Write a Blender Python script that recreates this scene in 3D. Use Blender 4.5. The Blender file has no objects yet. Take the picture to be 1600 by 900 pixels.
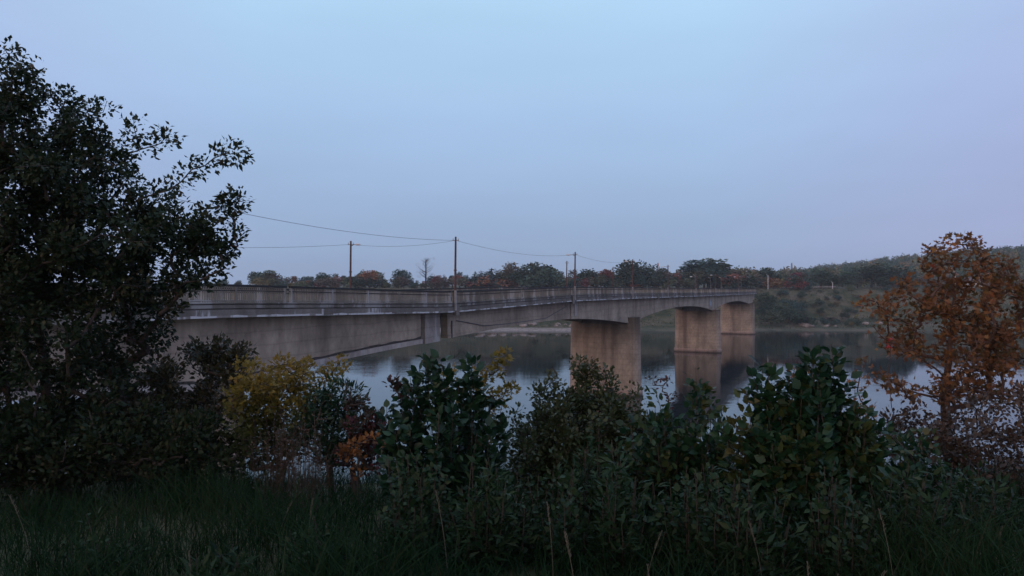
import bpy, math, random
import numpy as np

rng = np.random.default_rng(7)
random.seed(7)
sc = bpy.context.scene
COL = sc.collection
EYE, F, CX, HY = 16.0, 1150.0, 800.0, 444.0     # eye height above the river, focal length in photo px, horizon row


def at(x, y, Y):
    return np.array([(x - CX) / F * Y, Y, EYE - (y - HY) / F * Y])


# ------------------------------------------------------------------ helpers
def mesh_np(name, V, faces_list, mats, tint=None, smooth=False, midx=None):
    """faces_list: list of (n_faces, k) int arrays"""
    me = bpy.data.meshes.new(name)
    V = np.asarray(V, dtype=np.float32)
    me.vertices.add(len(V))
    me.vertices.foreach_set('co', V.ravel())
    loops = np.concatenate([f.ravel() for f in faces_list]).astype(np.int32)
    totals = np.concatenate([np.full(len(f), f.shape[1]) for f in faces_list]).astype(np.int32)
    starts = np.concatenate([[0], np.cumsum(totals)[:-1]]).astype(np.int32)
    me.loops.add(len(loops))
    me.loops.foreach_set('vertex_index', loops)
    me.polygons.add(len(totals))
    me.polygons.foreach_set('loop_start', starts)
    me.polygons.foreach_set('loop_total', totals)
    if smooth:
        me.polygons.foreach_set('use_smooth', np.ones(len(totals), dtype=bool))
    if midx is not None:
        me.polygons.foreach_set('material_index', midx.astype(np.int32))
    me.update(calc_edges=True)
    me.validate()
    if tint is not None:
        a = me.attributes.new('tint', 'FLOAT', 'POINT')
        a.data.foreach_set('value', np.asarray(tint, dtype=np.float32))
    for m in (mats if isinstance(mats, (list, tuple)) else [mats]):
        me.materials.append(m)
    return me


def link(name, data, parent=None):
    o = bpy.data.objects.new(name, data)
    COL.objects.link(o)
    if parent is not None:
        o.parent = parent
    return o


def tag(o, label=None, cat=None, group=None, kind=None):
    if label: o['label'] = label
    if cat: o['category'] = cat
    if group: o['group'] = group
    if kind: o['kind'] = kind
    return o


def thing(name, loc, label, cat, group=None):
    o = link(name, None)
    o.location = [float(v) for v in loc]
    o.empty_display_size = .2
    return tag(o, label, cat, group)


class MB:
    """collects boxes, prisms and tubes into one mesh"""
    def __init__(s):
        s.v = []; s.f = []; s.n = 0

    def add(s, verts, faces):
        for f in faces:
            s.f.append([i + s.n for i in f])
        s.v.extend([tuple(p) for p in verts]); s.n += len(verts)

    def box(s, c, size, R=None):
        c = np.array(c); h = np.array(size) / 2
        P = np.array([[sx, sy, sz] for sz in (-1, 1) for sy in (-1, 1) for sx in (-1, 1)]) * h
        if R is not None: P = P @ np.array(R)
        s.add(P + c, [(0, 2, 3, 1), (4, 5, 7, 6), (0, 1, 5, 4), (2, 6, 7, 3), (0, 4, 6, 2), (1, 3, 7, 5)])

    def hexa(s, P):   # 8 points, bottom 4 then top 4, both counter-clockwise
        s.add(P, [(3, 2, 1, 0), (4, 5, 6, 7), (0, 1, 5, 4), (1, 2, 6, 5), (2, 3, 7, 6), (3, 0, 4, 7)])

    def sweep(s, rings, cap=True):
        k = len(rings[0]); b = s.n
        faces = []
        for i in range(len(rings) - 1):
            for j in range(k):
                j2 = (j + 1) % k
                faces.append((i * k + j, i * k + j2, (i + 1) * k + j2, (i + 1) * k + j))
        if cap:
            faces.append(tuple(range(k))[::-1])
            faces.append(tuple((len(rings) - 1) * k + j for j in range(k)))
        s.add([p for r in rings for p in r], faces)

    def tube(s, pts, radii, k=6):
        pts = [np.array(p, float) for p in pts]
        if np.isscalar(radii): radii = [radii] * len(pts)
        rings = []
        for i, p in enumerate(pts):
            t = pts[min(i + 1, len(pts) - 1)] - pts[max(i - 1, 0)]
            t = t / (np.linalg.norm(t) + 1e-9)
            a = np.array([0, 0, 1.]) if abs(t[2]) < .9 else np.array([1., 0, 0])
            u = np.cross(t, a); u /= np.linalg.norm(u); w = np.cross(t, u)
            rings.append([p + radii[i] * (math.cos(q) * u + math.sin(q) * w) for q in np.arange(k) * 2 * math.pi / k])
        s.sweep(rings)

    def build(s, name, mat, parent=None, smooth=False):
        off = np.array(parent.location) if parent is not None and parent.parent is None else np.zeros(3)
        if parent is not None and parent.parent is not None:
            off = np.array(parent.parent.location)
        me = bpy.data.meshes.new(name)
        me.from_pydata([tuple(np.array(p) - off) for p in s.v], [], s.f)
        me.update()
        if smooth:
            me.polygons.foreach_set('use_smooth', np.ones(len(me.polygons), dtype=bool))
        me.materials.append(mat)
        return link(name, me, parent)


# ------------------------------------------------------------------ materials
def new_mat(name):
    m = bpy.data.materials.new(name); m.use_nodes = True
    nt = m.node_tree; nt.nodes.clear()
    return m, nt, nt.nodes, nt.links


def N(nodes, typ, **kw):
    n = nodes.new(typ)
    for k, v in kw.items():
        if k.startswith('_'):
            n.inputs[k[1:].replace('_', ' ')].default_value = v
        else:
            setattr(n, k, v)
    return n


def ramp(nodes, stops, interp='LINEAR'):
    r = nodes.new('ShaderNodeValToRGB')
    r.color_ramp.interpolation = interp
    el = r.color_ramp.elements
    while len(el) > 1: el.remove(el[-1])
    for i, (p, c) in enumerate(stops):
        e = el[0] if i == 0 else el.new(p)
        e.position = p
        c = c if hasattr(c, '__len__') else (c, c, c)
        e.color = (*c[:3], 1)
    return r


def simple(name, col, rough=.7, metal=0, noise=.25, scale=4.0):
    m, nt, n, l = new_mat(name)
    out = N(n, 'ShaderNodeOutputMaterial'); p = N(n, 'ShaderNodeBsdfPrincipled')
    p.inputs['Roughness'].default_value = rough; p.inputs['Metallic'].default_value = metal
    tc = N(n, 'ShaderNodeTexCoord'); nz = N(n, 'ShaderNodeTexNoise', _Scale=scale, _Detail=5.0)
    c = np.array(col)
    r = ramp(n, [(.3, c * (1 - noise)), (.7, c * (1 + noise))])
    l.new(tc.outputs['Object'], nz.inputs['Vector']); l.new(nz.outputs['Fac'], r.inputs['Fac'])
    l.new(r.outputs['Color'], p.inputs['Base Color']); l.new(p.outputs[0], out.inputs[0])
    return m


def leaf_mat(name, cols, rough=.45, trans=.22, spec=.4, mottle=14.0):
    m, nt, n, l = new_mat(name)
    out = N(n, 'ShaderNodeOutputMaterial'); p = N(n, 'ShaderNodeBsdfPrincipled')
    p.inputs['Roughness'].default_value = rough
    p.inputs['Specular IOR Level'].default_value = spec
    at_ = N(n, 'ShaderNodeAttribute', attribute_name='tint')
    r = ramp(n, [(i / max(1, len(cols) - 1), c) for i, c in enumerate(cols)])
    l.new(at_.outputs['Fac'], r.inputs['Fac'])
    tc = N(n, 'ShaderNodeTexCoord'); nz = N(n, 'ShaderNodeTexNoise', _Scale=mottle, _Detail=3.0)
    l.new(tc.outputs['Object'], nz.inputs['Vector'])
    mr = N(n, 'ShaderNodeMapRange'); mr.inputs[3].default_value = .65; mr.inputs[4].default_value = 1.35
    l.new(nz.outputs['Fac'], mr.inputs[0])
    mx = N(n, 'ShaderNodeMix', data_type='RGBA', blend_type='MULTIPLY'); mx.inputs[0].default_value = 1
    l.new(r.outputs['Color'], mx.inputs[6]); l.new(mr.outputs[0], mx.inputs[7])
    l.new(mx.outputs[2], p.inputs['Base Color'])
    tr = N(n, 'ShaderNodeBsdfTranslucent'); l.new(mx.outputs[2], tr.inputs['Color'])
    ms = N(n, 'ShaderNodeMixShader'); ms.inputs[0].default_value = trans
    l.new(p.outputs[0], ms.inputs[1]); l.new(tr.outputs[0], ms.inputs[2]); l.new(ms.outputs[0], out.inputs[0])
    return m


def far_mat(name, c):
    m, nt, n, l = new_mat(name)
    out = N(n, 'ShaderNodeOutputMaterial'); p = N(n, 'ShaderNodeBsdfPrincipled')
    p.inputs['Roughness'].default_value = .8; p.inputs['Specular IOR Level'].default_value = .2
    at_ = N(n, 'ShaderNodeAttribute', attribute_name='tint')
    oi = N(n, 'ShaderNodeObjectInfo')
    c = np.array(c)
    r = ramp(n, [(0, c * .75), (.6, c), (1, c * 1.3)])
    l.new(at_.outputs['Fac'], r.inputs['Fac'])
    hs = N(n, 'ShaderNodeHueSaturation')
    m1 = N(n, 'ShaderNodeMapRange'); m1.inputs[3].default_value = .47; m1.inputs[4].default_value = .53
    m2 = N(n, 'ShaderNodeMapRange'); m2.inputs[3].default_value = .7; m2.inputs[4].default_value = 1.3
    l.new(oi.outputs['Random'], m1.inputs[0]); l.new(oi.outputs['Random'], m2.inputs[0])
    l.new(m1.outputs[0], hs.inputs['Hue']); l.new(m2.outputs[0], hs.inputs['Value'])
    l.new(r.outputs['Color'], hs.inputs['Color']); l.new(hs.outputs[0], p.inputs['Base Color'])
    l.new(p.outputs[0], out.inputs[0])
    return m


def concrete(name, base, streak=.5, white=0.0, wet=None, topdark=None, form=True, wt=.53):
    """weathered concrete: mottling, run-off streaks, formwork lines; lime patches, wet foot, darker streaks towards the top"""
    m, nt, n, l = new_mat(name)
    out = N(n, 'ShaderNodeOutputMaterial'); p = N(n, 'ShaderNodeBsdfPrincipled')
    p.inputs['Roughness'].default_value = .85; p.inputs['Specular IOR Level'].default_value = .25
    g = N(n, 'ShaderNodeNewGeometry'); pos = g.outputs['Position']
    base = np.array(base)

    def noise(scale, vec=(1, 1, 1), detail=6.0):
        mp = N(n, 'ShaderNodeMapping'); mp.inputs['Scale'].default_value = vec
        nz = N(n, 'ShaderNodeTexNoise', _Scale=scale, _Detail=detail, _Roughness=.6)
        l.new(pos, mp.inputs['Vector']); l.new(mp.outputs[0], nz.inputs['Vector'])
        return nz.outputs['Fac']

    def mixc(fac, a, col, blend='MIX'):
        x = N(n, 'ShaderNodeMix', data_type='RGBA', blend_type=blend)
        l.new(fac, x.inputs[0]); l.new(a, x.inputs[6])
        if hasattr(col, '__len__'): x.inputs[7].default_value = (*col, 1)
        else: l.new(col, x.inputs[7])
        return x.outputs[2]

    r = ramp(n, [(.25, base * .6), (.5, base), (.75, base * 1.3)])
    l.new(noise(.35), r.inputs['Fac'])
    col = r.outputs['Color']
    r2 = ramp(n, [(.3, .74), (.7, 1.16)])
    l.new(noise(3.0, (1, 1, .6)), r2.inputs['Fac'])
    one = N(n, 'ShaderNodeValue'); one.outputs[0].default_value = .8
    col = mixc(one.outputs[0], col, r2.outputs['Color'], 'MULTIPLY')
    rs = ramp(n, [(.46, 0), (.7, 1)])
    l.new(noise(.55, (1, 1, .07), 8.0), rs.inputs['Fac'])
    sm = N(n, 'ShaderNodeMath', operation='MULTIPLY'); sm.inputs[1].default_value = streak
    l.new(rs.outputs['Color'], sm.inputs[0])
    col = mixc(sm.outputs[0], col, base * np.array([.30, .27, .27]))
    sx = N(n, 'ShaderNodeSeparateXYZ'); l.new(pos, sx.inputs[0])
    if form:
        w = N(n, 'ShaderNodeTexWave', wave_type='BANDS', bands_direction='Z', _Scale=.42, _Distortion=1.6, _Detail=3.0)
        l.new(pos, w.inputs['Vector'])
        rw = ramp(n, [(0, .72), (.05, .96), (1, 1)]); l.new(w.outputs['Fac'], rw.inputs['Fac'])
        v = N(n, 'ShaderNodeValue'); v.outputs[0].default_value = .6
        col = mixc(v.outputs[0], col, rw.outputs['Color'], 'MULTIPLY')
    if white:
        rwh = ramp(n, [(wt, 0), (wt + .05, 1)]); l.new(noise(.75, (1, 1, .22), 14.0), rwh.inputs['Fac'])
        wm = N(n, 'ShaderNodeMath', operation='MULTIPLY'); wm.inputs[1].default_value = white
        l.new(rwh.outputs['Color'], wm.inputs[0])
        col = mixc(wm.outputs[0], col, (.62, .62, .63))
    if topdark:      # darkens upwards to the bearing level, broken into vertical streaks
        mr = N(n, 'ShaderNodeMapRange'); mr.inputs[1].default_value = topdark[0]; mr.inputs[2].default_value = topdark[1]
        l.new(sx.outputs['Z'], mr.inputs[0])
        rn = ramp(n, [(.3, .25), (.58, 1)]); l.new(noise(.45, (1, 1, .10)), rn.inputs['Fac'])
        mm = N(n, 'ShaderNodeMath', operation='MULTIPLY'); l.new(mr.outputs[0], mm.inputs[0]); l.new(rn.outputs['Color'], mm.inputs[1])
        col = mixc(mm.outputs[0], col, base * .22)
    if wet:
        mr = N(n, 'ShaderNodeMapRange'); mr.inputs[1].default_value = wet[1]; mr.inputs[2].default_value = wet[0]
        a = N(n, 'ShaderNodeMath', operation='MULTIPLY_ADD'); a.inputs[1].default_value = .5
        l.new(noise(.7), a.inputs[0]); l.new(sx.outputs['Z'], a.inputs[2]); l.new(a.outputs[0], mr.inputs[0])
        col = mixc(mr.outputs[0], col, base * .16)
    l.new(col, p.inputs['Base Color'])
    b = N(n, 'ShaderNodeBump'); b.inputs['Strength'].default_value = .5; b.inputs['Distance'].default_value = .03
    l.new(noise(6.0), b.inputs['Height']); l.new(b.outputs[0], p.inputs['Normal'])
    l.new(p.outputs[0], out.inputs[0])
    return m


M = {}
M['girder'] = concrete('girder concrete', (.40, .325, .255), .6)
M['hinge'] = concrete('hinge concrete', (.40, .35, .32), .4, .35)
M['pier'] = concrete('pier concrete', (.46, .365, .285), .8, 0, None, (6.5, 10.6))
M['footing'] = concrete('footing concrete', (.42, .31, .26), .4, 0, (.25, .75), None, False)
M['slab'] = concrete('slab edge concrete', (.185, .168, .15), .8, .8, None, None, False, .61)
M['lime'] = concrete('lime crusted edge', (.24, .22, .205), .6, .9, None, None, False, .47)
M['kerb'] = concrete('kerb concrete', (.175, .158, .138), .75, .3, None, None, False)
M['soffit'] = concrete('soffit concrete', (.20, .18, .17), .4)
M['baluster'] = concrete('painted baluster', (.235, .215, .185), .7, .35, None, None, False)
M['handrail'] = simple('dark handrail iron', (.016, .015, .015), .6, 0, .3, 2)
M['asphalt'] = simple('bridge asphalt', (.05, .05, .05), .9, 0, .2, 2)
M['dark_band'] = simple('dark flange band', (.05, .042, .04), .95, 0, .3, 3)
M['rust'] = simple('rusty pole steel', (.085, .045, .04), .7, 0, .4, 1.5)
M['galv'] = simple('grey pole base', (.30, .28, .28), .6, 0, .2, 3)
M['lamp'] = simple('lamp head enamel', (.62, .63, .66), .4, 0, .1, 3)
M['wire'] = simple('wire black', (.09, .09, .10), .6, 0, .1, 3)
M['white'] = simple('white paint', (.7, .7, .72), .6, 0, .12, 5)
M['blue'] = simple('faded blue paint', (.34, .39, .46), .7, 0, .25, 4)
M['red'] = simple('red mast paint', (.45, .09, .07), .6, 0, .2, 3)
M['steel'] = simple('grey mast steel', (.22, .22, .23), .6, 0, .2, 3)
M['wall'] = simple('pale house wall', (.55, .53, .5), .8, 0, .1, 2)
M['roof'] = simple('dark roof', (.14, .09, .08), .8, 0, .2, 2)
M['glass'] = simple('window glass', (.03, .035, .045), .1, 0, .1, 2)
M['bark'] = simple('bark', (.055, .042, .036), .9, 0, .4, 14)
M['barkred'] = simple('warm bark', (.085, .05, .038), .9, 0, .4, 14)
M['rock'] = simple('shore rock', (.30, .25, .23), .9, 0, .35, .7)
M['straw'] = simple('dry straw', (.11, .10, .075), .8, 0, .3, 20)
M['drystalk'] = simple('dry brown stalk', (.05, .036, .028), .9, 0, .4, 20)
M['l_dark'] = leaf_mat('dark tree leaf', [(.010, .020, .009), (.016, .032, .014), (.026, .042, .018), (.048, .036, .02)], .5, .2, .2)
M['l_olive'] = leaf_mat('olive leaf', [(.022, .03, .014), (.04, .044, .02), (.065, .05, .026)])
M['l_yellow'] = leaf_mat('yellow leaf', [(.028, .045, .016), (.075, .085, .021), (.21, .165, .034), (.27, .17, .048)], .55, .35, .25)
M['l_hazel'] = leaf_mat('broad green leaf', [(.006, .026, .013), (.011, .044, .021), (.019, .06, .027), (.05, .072, .02), (.10, .085, .03)], .45, .2, .3)
M['l_lilac'] = leaf_mat('glossy dark leaf', [(.008, .028, .014), (.014, .046, .022), (.024, .062, .026)], .42, .15, .32)
M['l_fine'] = leaf_mat('fine shrub leaf', [(.028, .048, .018), (.045, .066, .024), (.075, .075, .03), (.12, .055, .045)])
M['l_red'] = leaf_mat('burgundy leaf', [(.022, .04, .022), (.04, .034, .024), (.085, .028, .032), (.13, .034, .045)], .5, .3, .25)
M['l_orange'] = leaf_mat('orange leaf', [(.12, .055, .025), (.22, .095, .034), (.28, .14, .045)], .5, .3, .25)
M['l_rust'] = leaf_mat('rust maple leaf', [(.085, .05, .034), (.11, .085, .034), (.18, .082, .044), (.25, .115, .052), (.31, .17, .058), (.30, .078, .048)], .55, .3, .25)
M['l_brown'] = leaf_mat('brown shrub leaf', [(.04, .03, .022), (.068, .045, .03), (.10, .055, .036)])
M['l_weed'] = leaf_mat('weed leaf', [(.006, .019, .008), (.012, .034, .013), (.022, .05, .018), (.05, .07, .035)], .55, .2, .2)
M['l_scarlet'] = leaf_mat('scarlet leaf', [(.55, .03, .03), (.62, .04, .03)], .4, .4)
M['l_brush'] = leaf_mat('far brush', [(.035, .06, .028), (.07, .08, .04), (.12, .10, .06), (.17, .12, .085)], .8, .2, .1, .3)
M['l_grass'] = leaf_mat('grass blade', [(.005, .018, .007), (.009, .03, .011), (.016, .038, .013), (.04, .038, .02)], .7, .2, .1, 1.2)
FAR = {
    'dark green': far_mat('far dark green', (.052, .084, .054)),
    'blue green': far_mat('far blue green', (.046, .088, .072)),
    'olive green': far_mat('far olive', (.10, .115, .062)),
    'grey brown': far_mat('far grey brown', (.14, .12, .09)),
    'rust red': far_mat('far rust', (.24, .095, .07)),
    'orange brown': far_mat('far orange', (.23, .13, .065)),
    'ochre': far_mat('far ochre', (.19, .155, .07)),
}

# ------------------------------------------------------------------ terrain
def sstep(a, b, x):
    t = np.clip((x - a) / (b - a), 0, 1)
    return t * t * (3 - 2 * t)


def wob(X, Y, s, seed=0):
    return (np.sin(X / s + seed) * np.cos(Y / s * 1.3 + seed * 2) + .5 * np.sin(X / s * 2.3 + Y / s * 1.7 + seed)) / 1.5


def ground_z(X, Y):
    X = np.asarray(X, float); Y = np.asarray(Y, float)
    yn = Y - 2.2 * wob(X, 0 * Y, 19, 1)
    z = 14.4 - .8 * sstep(3, 9.5, yn) - 1.3 * sstep(8, 15, yn) - 12.3 * sstep(9, 47, yn) ** 1.0 - 3.0 * sstep(43, 60, yn)
    far = Y - 3.0 * wob(X, 0 * Y, 34, 2) - .5 * wob(X, Y, 9, 5)
    z = z + 3.6 * sstep(238, 256, far) + 1.2 * sstep(254, 262, far) + 12.4 * sstep(262, 302, far)
    z = z + 22 * sstep(160, 420, X) * sstep(335, 520, Y)
    rough = np.where(Y < 60, .06, .25) * wob(X, Y, np.where(Y < 60, 1.3, 11.), 3)
    return z + rough * np.where((Y > 46) & (Y < 256), .4, 1)


def axis(dense, lo, hi, d0, g):
    a = [dense[0]]; d = d0
    while a[-1] > lo: a.append(a[-1] - d); d *= g
    b = [dense[1]]; d = d0
    while b[-1] < hi: b.append(b[-1] + d); d *= g
    return np.array(sorted(set(a[1:] + list(np.arange(dense[0], dense[1], d0)) + b)))


def ground():
    xs = axis((-14, 14), -1500, 1500, .5, 1.06)
    ys = np.concatenate([np.arange(-80, -4, 8), np.arange(-4, 14, .5), np.arange(14, 60, 2), np.arange(60, 236, 12),
                         np.arange(236, 310, 2.0), np.arange(310, 620, 12), np.geomspace(632, 1500, 14)])
    XX, YY = np.meshgrid(xs, ys)
    Z = ground_z(XX, YY)
    V = np.stack([XX, YY, Z], -1).reshape(-1, 3)
    nx, ny = len(xs), len(ys)
    i = np.arange(nx * ny).reshape(ny, nx)
    Fq = np.stack([i[:-1, :-1], i[:-1, 1:], i[1:, 1:], i[1:, :-1]], -1).reshape(-1, 4)
    m, nt, n, l = new_mat('riverbank soil and turf')
    out = N(n, 'ShaderNodeOutputMaterial'); p = N(n, 'ShaderNodeBsdfPrincipled'); p.inputs['Roughness'].default_value = .95
    p.inputs['Specular IOR Level'].default_value = .15
    g = N(n, 'ShaderNodeNewGeometry'); sx = N(n, 'ShaderNodeSeparateXYZ'); l.new(g.outputs['Position'], sx.inputs[0])
    n1 = N(n, 'ShaderNodeTexNoise', _Scale=.11, _Detail=12.0, _Roughness=.72); l.new(g.outputs['Position'], n1.inputs['Vector'])
    n2 = N(n, 'ShaderNodeTexNoise', _Scale=1.2, _Detail=6.0); l.new(g.outputs['Position'], n2.inputs['Vector'])
    turf = ramp(n, [(.36, (.032, .045, .022)), (.46, (.06, .066, .034)), (.54, (.115, .10, .06)), (.64, (.15, .12, .085))])
    l.new(n1.outputs['Fac'], turf.inputs['Fac'])
    grav = ramp(n, [(.3, (.17, .145, .13)), (.7, (.40, .34, .30))]); l.new(n2.outputs['Fac'], grav.inputs['Fac'])
    ad = N(n, 'ShaderNodeMath', operation='MULTIPLY_ADD'); ad.inputs[1].default_value = 1.1; l.new(n1.outputs['Fac'], ad.inputs[0]); l.new(sx.outputs['Z'], ad.inputs[2])
    mr = N(n, 'ShaderNodeMapRange'); mr.inputs[1].default_value = 1.55; mr.inputs[2].default_value = 1.2; l.new(ad.outputs[0], mr.inputs[0])
    bx = N(n, 'ShaderNodeMapRange'); bx.inputs[1].default_value = 38; bx.inputs[2].default_value = 22; bx.inputs[3].default_value = .12; bx.inputs[4].default_value = 1.0; l.new(sx.outputs['X'], bx.inputs[0])
    bm_ = N(n, 'ShaderNodeMath', operation='MULTIPLY'); l.new(mr.outputs[0], bm_.inputs[0]); l.new(bx.outputs[0], bm_.inputs[1])
    mx = N(n, 'ShaderNodeMix', data_type='RGBA'); l.new(bm_.outputs[0], mx.inputs[0]); l.new(turf.outputs[0], mx.inputs[6]); l.new(grav.outputs[0], mx.inputs[7])
    l.new(mx.outputs[2], p.inputs['Base Color'])
    b = N(n, 'ShaderNodeBump'); b.inputs['Strength'].default_value = .8; b.inputs['Distance'].default_value = .12
    l.new(n2.outputs['Fac'], b.inputs['Height']); l.new(b.outputs[0], p.inputs['Normal']); l.new(p.outputs[0], out.inputs[0])
    tag(link('ground', mesh_np('ground', V, [Fq], m, smooth=True)), kind='structure')


def water():
    m, nt, n, l = new_mat('river water')
    out = N(n, 'ShaderNodeOutputMaterial'); p = N(n, 'ShaderNodeBsdfPrincipled')
    p.inputs['Base Color'].default_value = (.012, .018, .02, 1); p.inputs['Roughness'].default_value = .03
    p.inputs['IOR'].default_value = 1.333; p.inputs['Specular IOR Level'].default_value = .5
    g = N(n, 'ShaderNodeNewGeometry')
    def nz(scale, vec, det):
        mp = N(n, 'ShaderNodeMapping'); mp.inputs['Scale'].default_value = vec
        t = N(n, 'ShaderNodeTexNoise', _Scale=scale, _Detail=det); l.new(g.outputs['Position'], mp.inputs[0]); l.new(mp.outputs[0], t.inputs['Vector'])
        return t.outputs['Fac']
    # patches of breeze roughen the water more in some places than in others
    patch = ramp(n, [(.40, .12), (.62, 1)]); l.new(nz(.018, (.5, 1.4, 1), 3.0), patch.inputs['Fac'])
    a = N(n, 'ShaderNodeMath', operation='MULTIPLY_ADD'); a.inputs[1].default_value = .35
    l.new(nz(2.2, (.6, 1.3, 1), 3.0), a.inputs[0]); l.new(nz(.35, (.6, 1.3, 1), 2.0), a.inputs[2])
    b = N(n, 'ShaderNodeBump'); b.inputs['Distance'].default_value = .085
    s = N(n, 'ShaderNodeMath', operation='MULTIPLY'); s.inputs[1].default_value = .3; l.new(patch.outputs[0], s.inputs[0]); l.new(s.outputs[0], b.inputs['Strength'])
    l.new(a.outputs[0], b.inputs['Height']); l.new(b.outputs[0], p.inputs['Normal']); l.new(p.outputs[0], out.inputs[0])
    V = np.array([(-1490, 30, 0), (1490, 30, 0), (1490, 275, 0), (-1490, 275, 0)])
    tag(link('river_water', mesh_np('river_water', V, [np.array([[0, 1, 2, 3]])], m)), kind='structure')


ground(); water()

# ------------------------------------------------------------------ bridge
DV = np.array([.456, 1.0]); DL = np.linalg.norm(DV)
NV = np.array([1.0, -.456]) / DL


def B(t, off, z):
    return np.array([-31.4 + .456 * t + off * NV[0], t + off * NV[1], z])


_zt = np.array([-10, 6, 36, 57, 82.4, 108, 149, 200, 243, 300.])
_zz = np.array([14.7, 14.6, 14.41, 13.84, 14.12, 13.94, 13.54, 13.15, 12.85, 12.5])
_td = np.linspace(-10, 300, 1241)
_zd = np.interp(_td, _zt, _zz)
_zd = np.convolve(np.pad(_zd, 8, mode='edge'), np.ones(17) / 17, 'valid')


def zs(t):
    return float(np.interp(t, _td, _zd))


PIERS = [(36.5, 11.3), (106.3, 11.25), (172.7, 10.05), (235.8, 9.9)]
PT = [p[0] for p in PIERS]
END = 246.5


def depth(t):
    k = [-32] + PT + [310]
    for a, b in zip(k[:-1], k[1:]):
        if a <= t <= b:
            mid, h = (a + b) / 2, (b - a) / 2
            dmax = 3.65 if b < 180 else 3.3
            return 1.85 + (dmax - 1.85) * (abs(t - mid) / h) ** 2.1
    return 2


bridge = thing('river_bridge', B(106.3, -3.75, 0), 'long grey concrete girder bridge on stone-coloured piers crossing the river', 'bridge')


def extr(section, ts, name, mat, parent=bridge):
    """section(t) -> list of (off, z)"""
    mb = MB()
    mb.sweep([[B(t, o, z) for o, z in section(t)] for t in ts])
    return mb.build(name, mat, parent)


def trange(a, b, step=1.0):
    return np.linspace(a, b, max(2, int((b - a) / step)))


W0, W1 = .9, -8.4
ts = trange(4, END, 1.5)
_chip = np.convolve(rng.normal(size=4000), np.ones(2) / 2, 'same') * np.where(np.sin(np.arange(4000) * .21) * np.sin(np.arange(4000) * .047) > .1, .045, .012)
rag = lambda t: float(_chip[int(t * 7) % 4000])      # chipped drip edge
extr(lambda t: [(W0 + rag(t), zs(t) + rag(t * 1.3)), (W0 + rag(t) * .5, zs(t) + .36), (W1, zs(t) + .36), (W1, zs(t))], trange(4, END, .6), 'deck_slab', M['slab'])
extr(lambda t: [(W0 + .03, zs(t) - .03), (W0 + .03, zs(t) + .07 + .03 * math.sin(t * 3.7) * math.sin(t * 1.3)), (W0 - .15, zs(t) + .06), (W0 - .15, zs(t) - .03)], trange(20, END, .5), 'drip_edge', M['lime'])
for s0, s1 in ((W0 - .07, -.45), (W1 + .07, -7.05)):
    lo, hi = max(s0, s1), min(s0, s1)
    out = s0 > -4
    g = .10
    k0, k1 = (lo, hi) 
    i0, i1 = (lo - g, hi) if out else (lo, hi + g)
    extr(lambda t: [(i0, zs(t) + .363), (i0, zs(t) + .425), (i1, zs(t) + .425), (i1, zs(t) + .363)], ts, 'kerb_footing', M['soffit'])
    extr(lambda t: [(k0 + .02 * out, zs(t) + .428), (k0 + .02 * out, zs(t) + .60), (k1, zs(t) + .60), (k1, zs(t) + .428)], ts, 'kerb', M['kerb'])
    extr(lambda t: [(i0, zs(t) + .603), (i0, zs(t) + .65), (i1, zs(t) + .65), (i1, zs(t) + .603)], ts, 'coping_footing', M['soffit'])
    a_, b_ = (lo + .07, hi) if out else (lo, hi - .07)
    extr(lambda t: [(a_, zs(t) + .653), (a_, zs(t) + .71), (b_, zs(t) + .71), (b_, zs(t) + .653)], ts, 'coping', M['kerb'])
extr(lambda t: [(-.553, zs(t) + .364), (-.553, zs(t) + .42), (-6.947, zs(t) + .42), (-6.947, zs(t) + .364)], ts, 'roadway', M['asphalt'])
# girders: haunched cantilevers and drop-in spans with open joints between
SEG = [(4, 54.15), (57.75, 83.2), (83.55, 130.6), (130.9, 149.6), (149.95, 198.2), (198.5, 211.4), (211.7, 243.5)]
for g0, g1, near in ((0.0, -.6, True), (-6.9, -7.5, False)):
    for a, b in SEG:
        tt = trange(a, b, .8)
        extr(lambda t: [(g0, zs(t) - .004), (g1, zs(t) - .004), (g1, zs(t) - depth(t)), (g0, zs(t) - depth(t))], tt, 'girder', M['girder'])
        big = a < 50
        o = (.16 if big else .05) * (1 if near else -1)
        f0 = g0 if near else g1
        lo_, hi_ = max(f0 + .003 * np.sign(o), f0 + o), min(f0 + .003 * np.sign(o), f0 + o)
        extr(lambda t: [(lo_, zs(t) - depth(t) + .30), (hi_, zs(t) - depth(t) + .30), (hi_, zs(t) - depth(t) - .02), (lo_, zs(t) - depth(t) - .02)], tt, 'bottom_flange', M['hinge'] if big else M['girder'])
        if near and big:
            extr(lambda t: [(.005, zs(t) - depth(t) + .30), (.005, zs(t) - depth(t) + .40 + .09 * math.sin(t * 3.1) * math.sin(t * .9) + .04 * math.sin(t * 7.7)), (.001, zs(t) - depth(t) + .42), (.001, zs(t) - depth(t) + .30)], tt, 'dark_line', M['dark_band'])  # dark uneven band on the girder face, just above the flange
    extr(lambda t: [(g0 - .03, zs(t) - .004), (g1 + .03, zs(t) - .004), (g1 + .03, zs(t) - depth(t) - .12), (g0 - .03, zs(t) - depth(t) - .12)],
         trange(54.75, 56.75), 'hinge_block', M['hinge'])
# vertical stiffener ribs, flush-cast on the near girder over the joints
for t0 in (84.4, 150.8, 212.5):
    extr(lambda t: [(.10, zs(t) - .006), (.003, zs(t) - .006), (.003, zs(t) - depth(t) + .31), (.10, zs(t) - depth(t) + .31)], [t0, t0 + .9], 'joint_rib', M['hinge'])
extr(lambda t: [(-.603, zs(t) - .7), (-.603, zs(t) - .95), (-6.897, zs(t) - .95), (-6.897, zs(t) - .7)], trange(4, 243, 2), 'soffit', M['soffit'])
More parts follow.
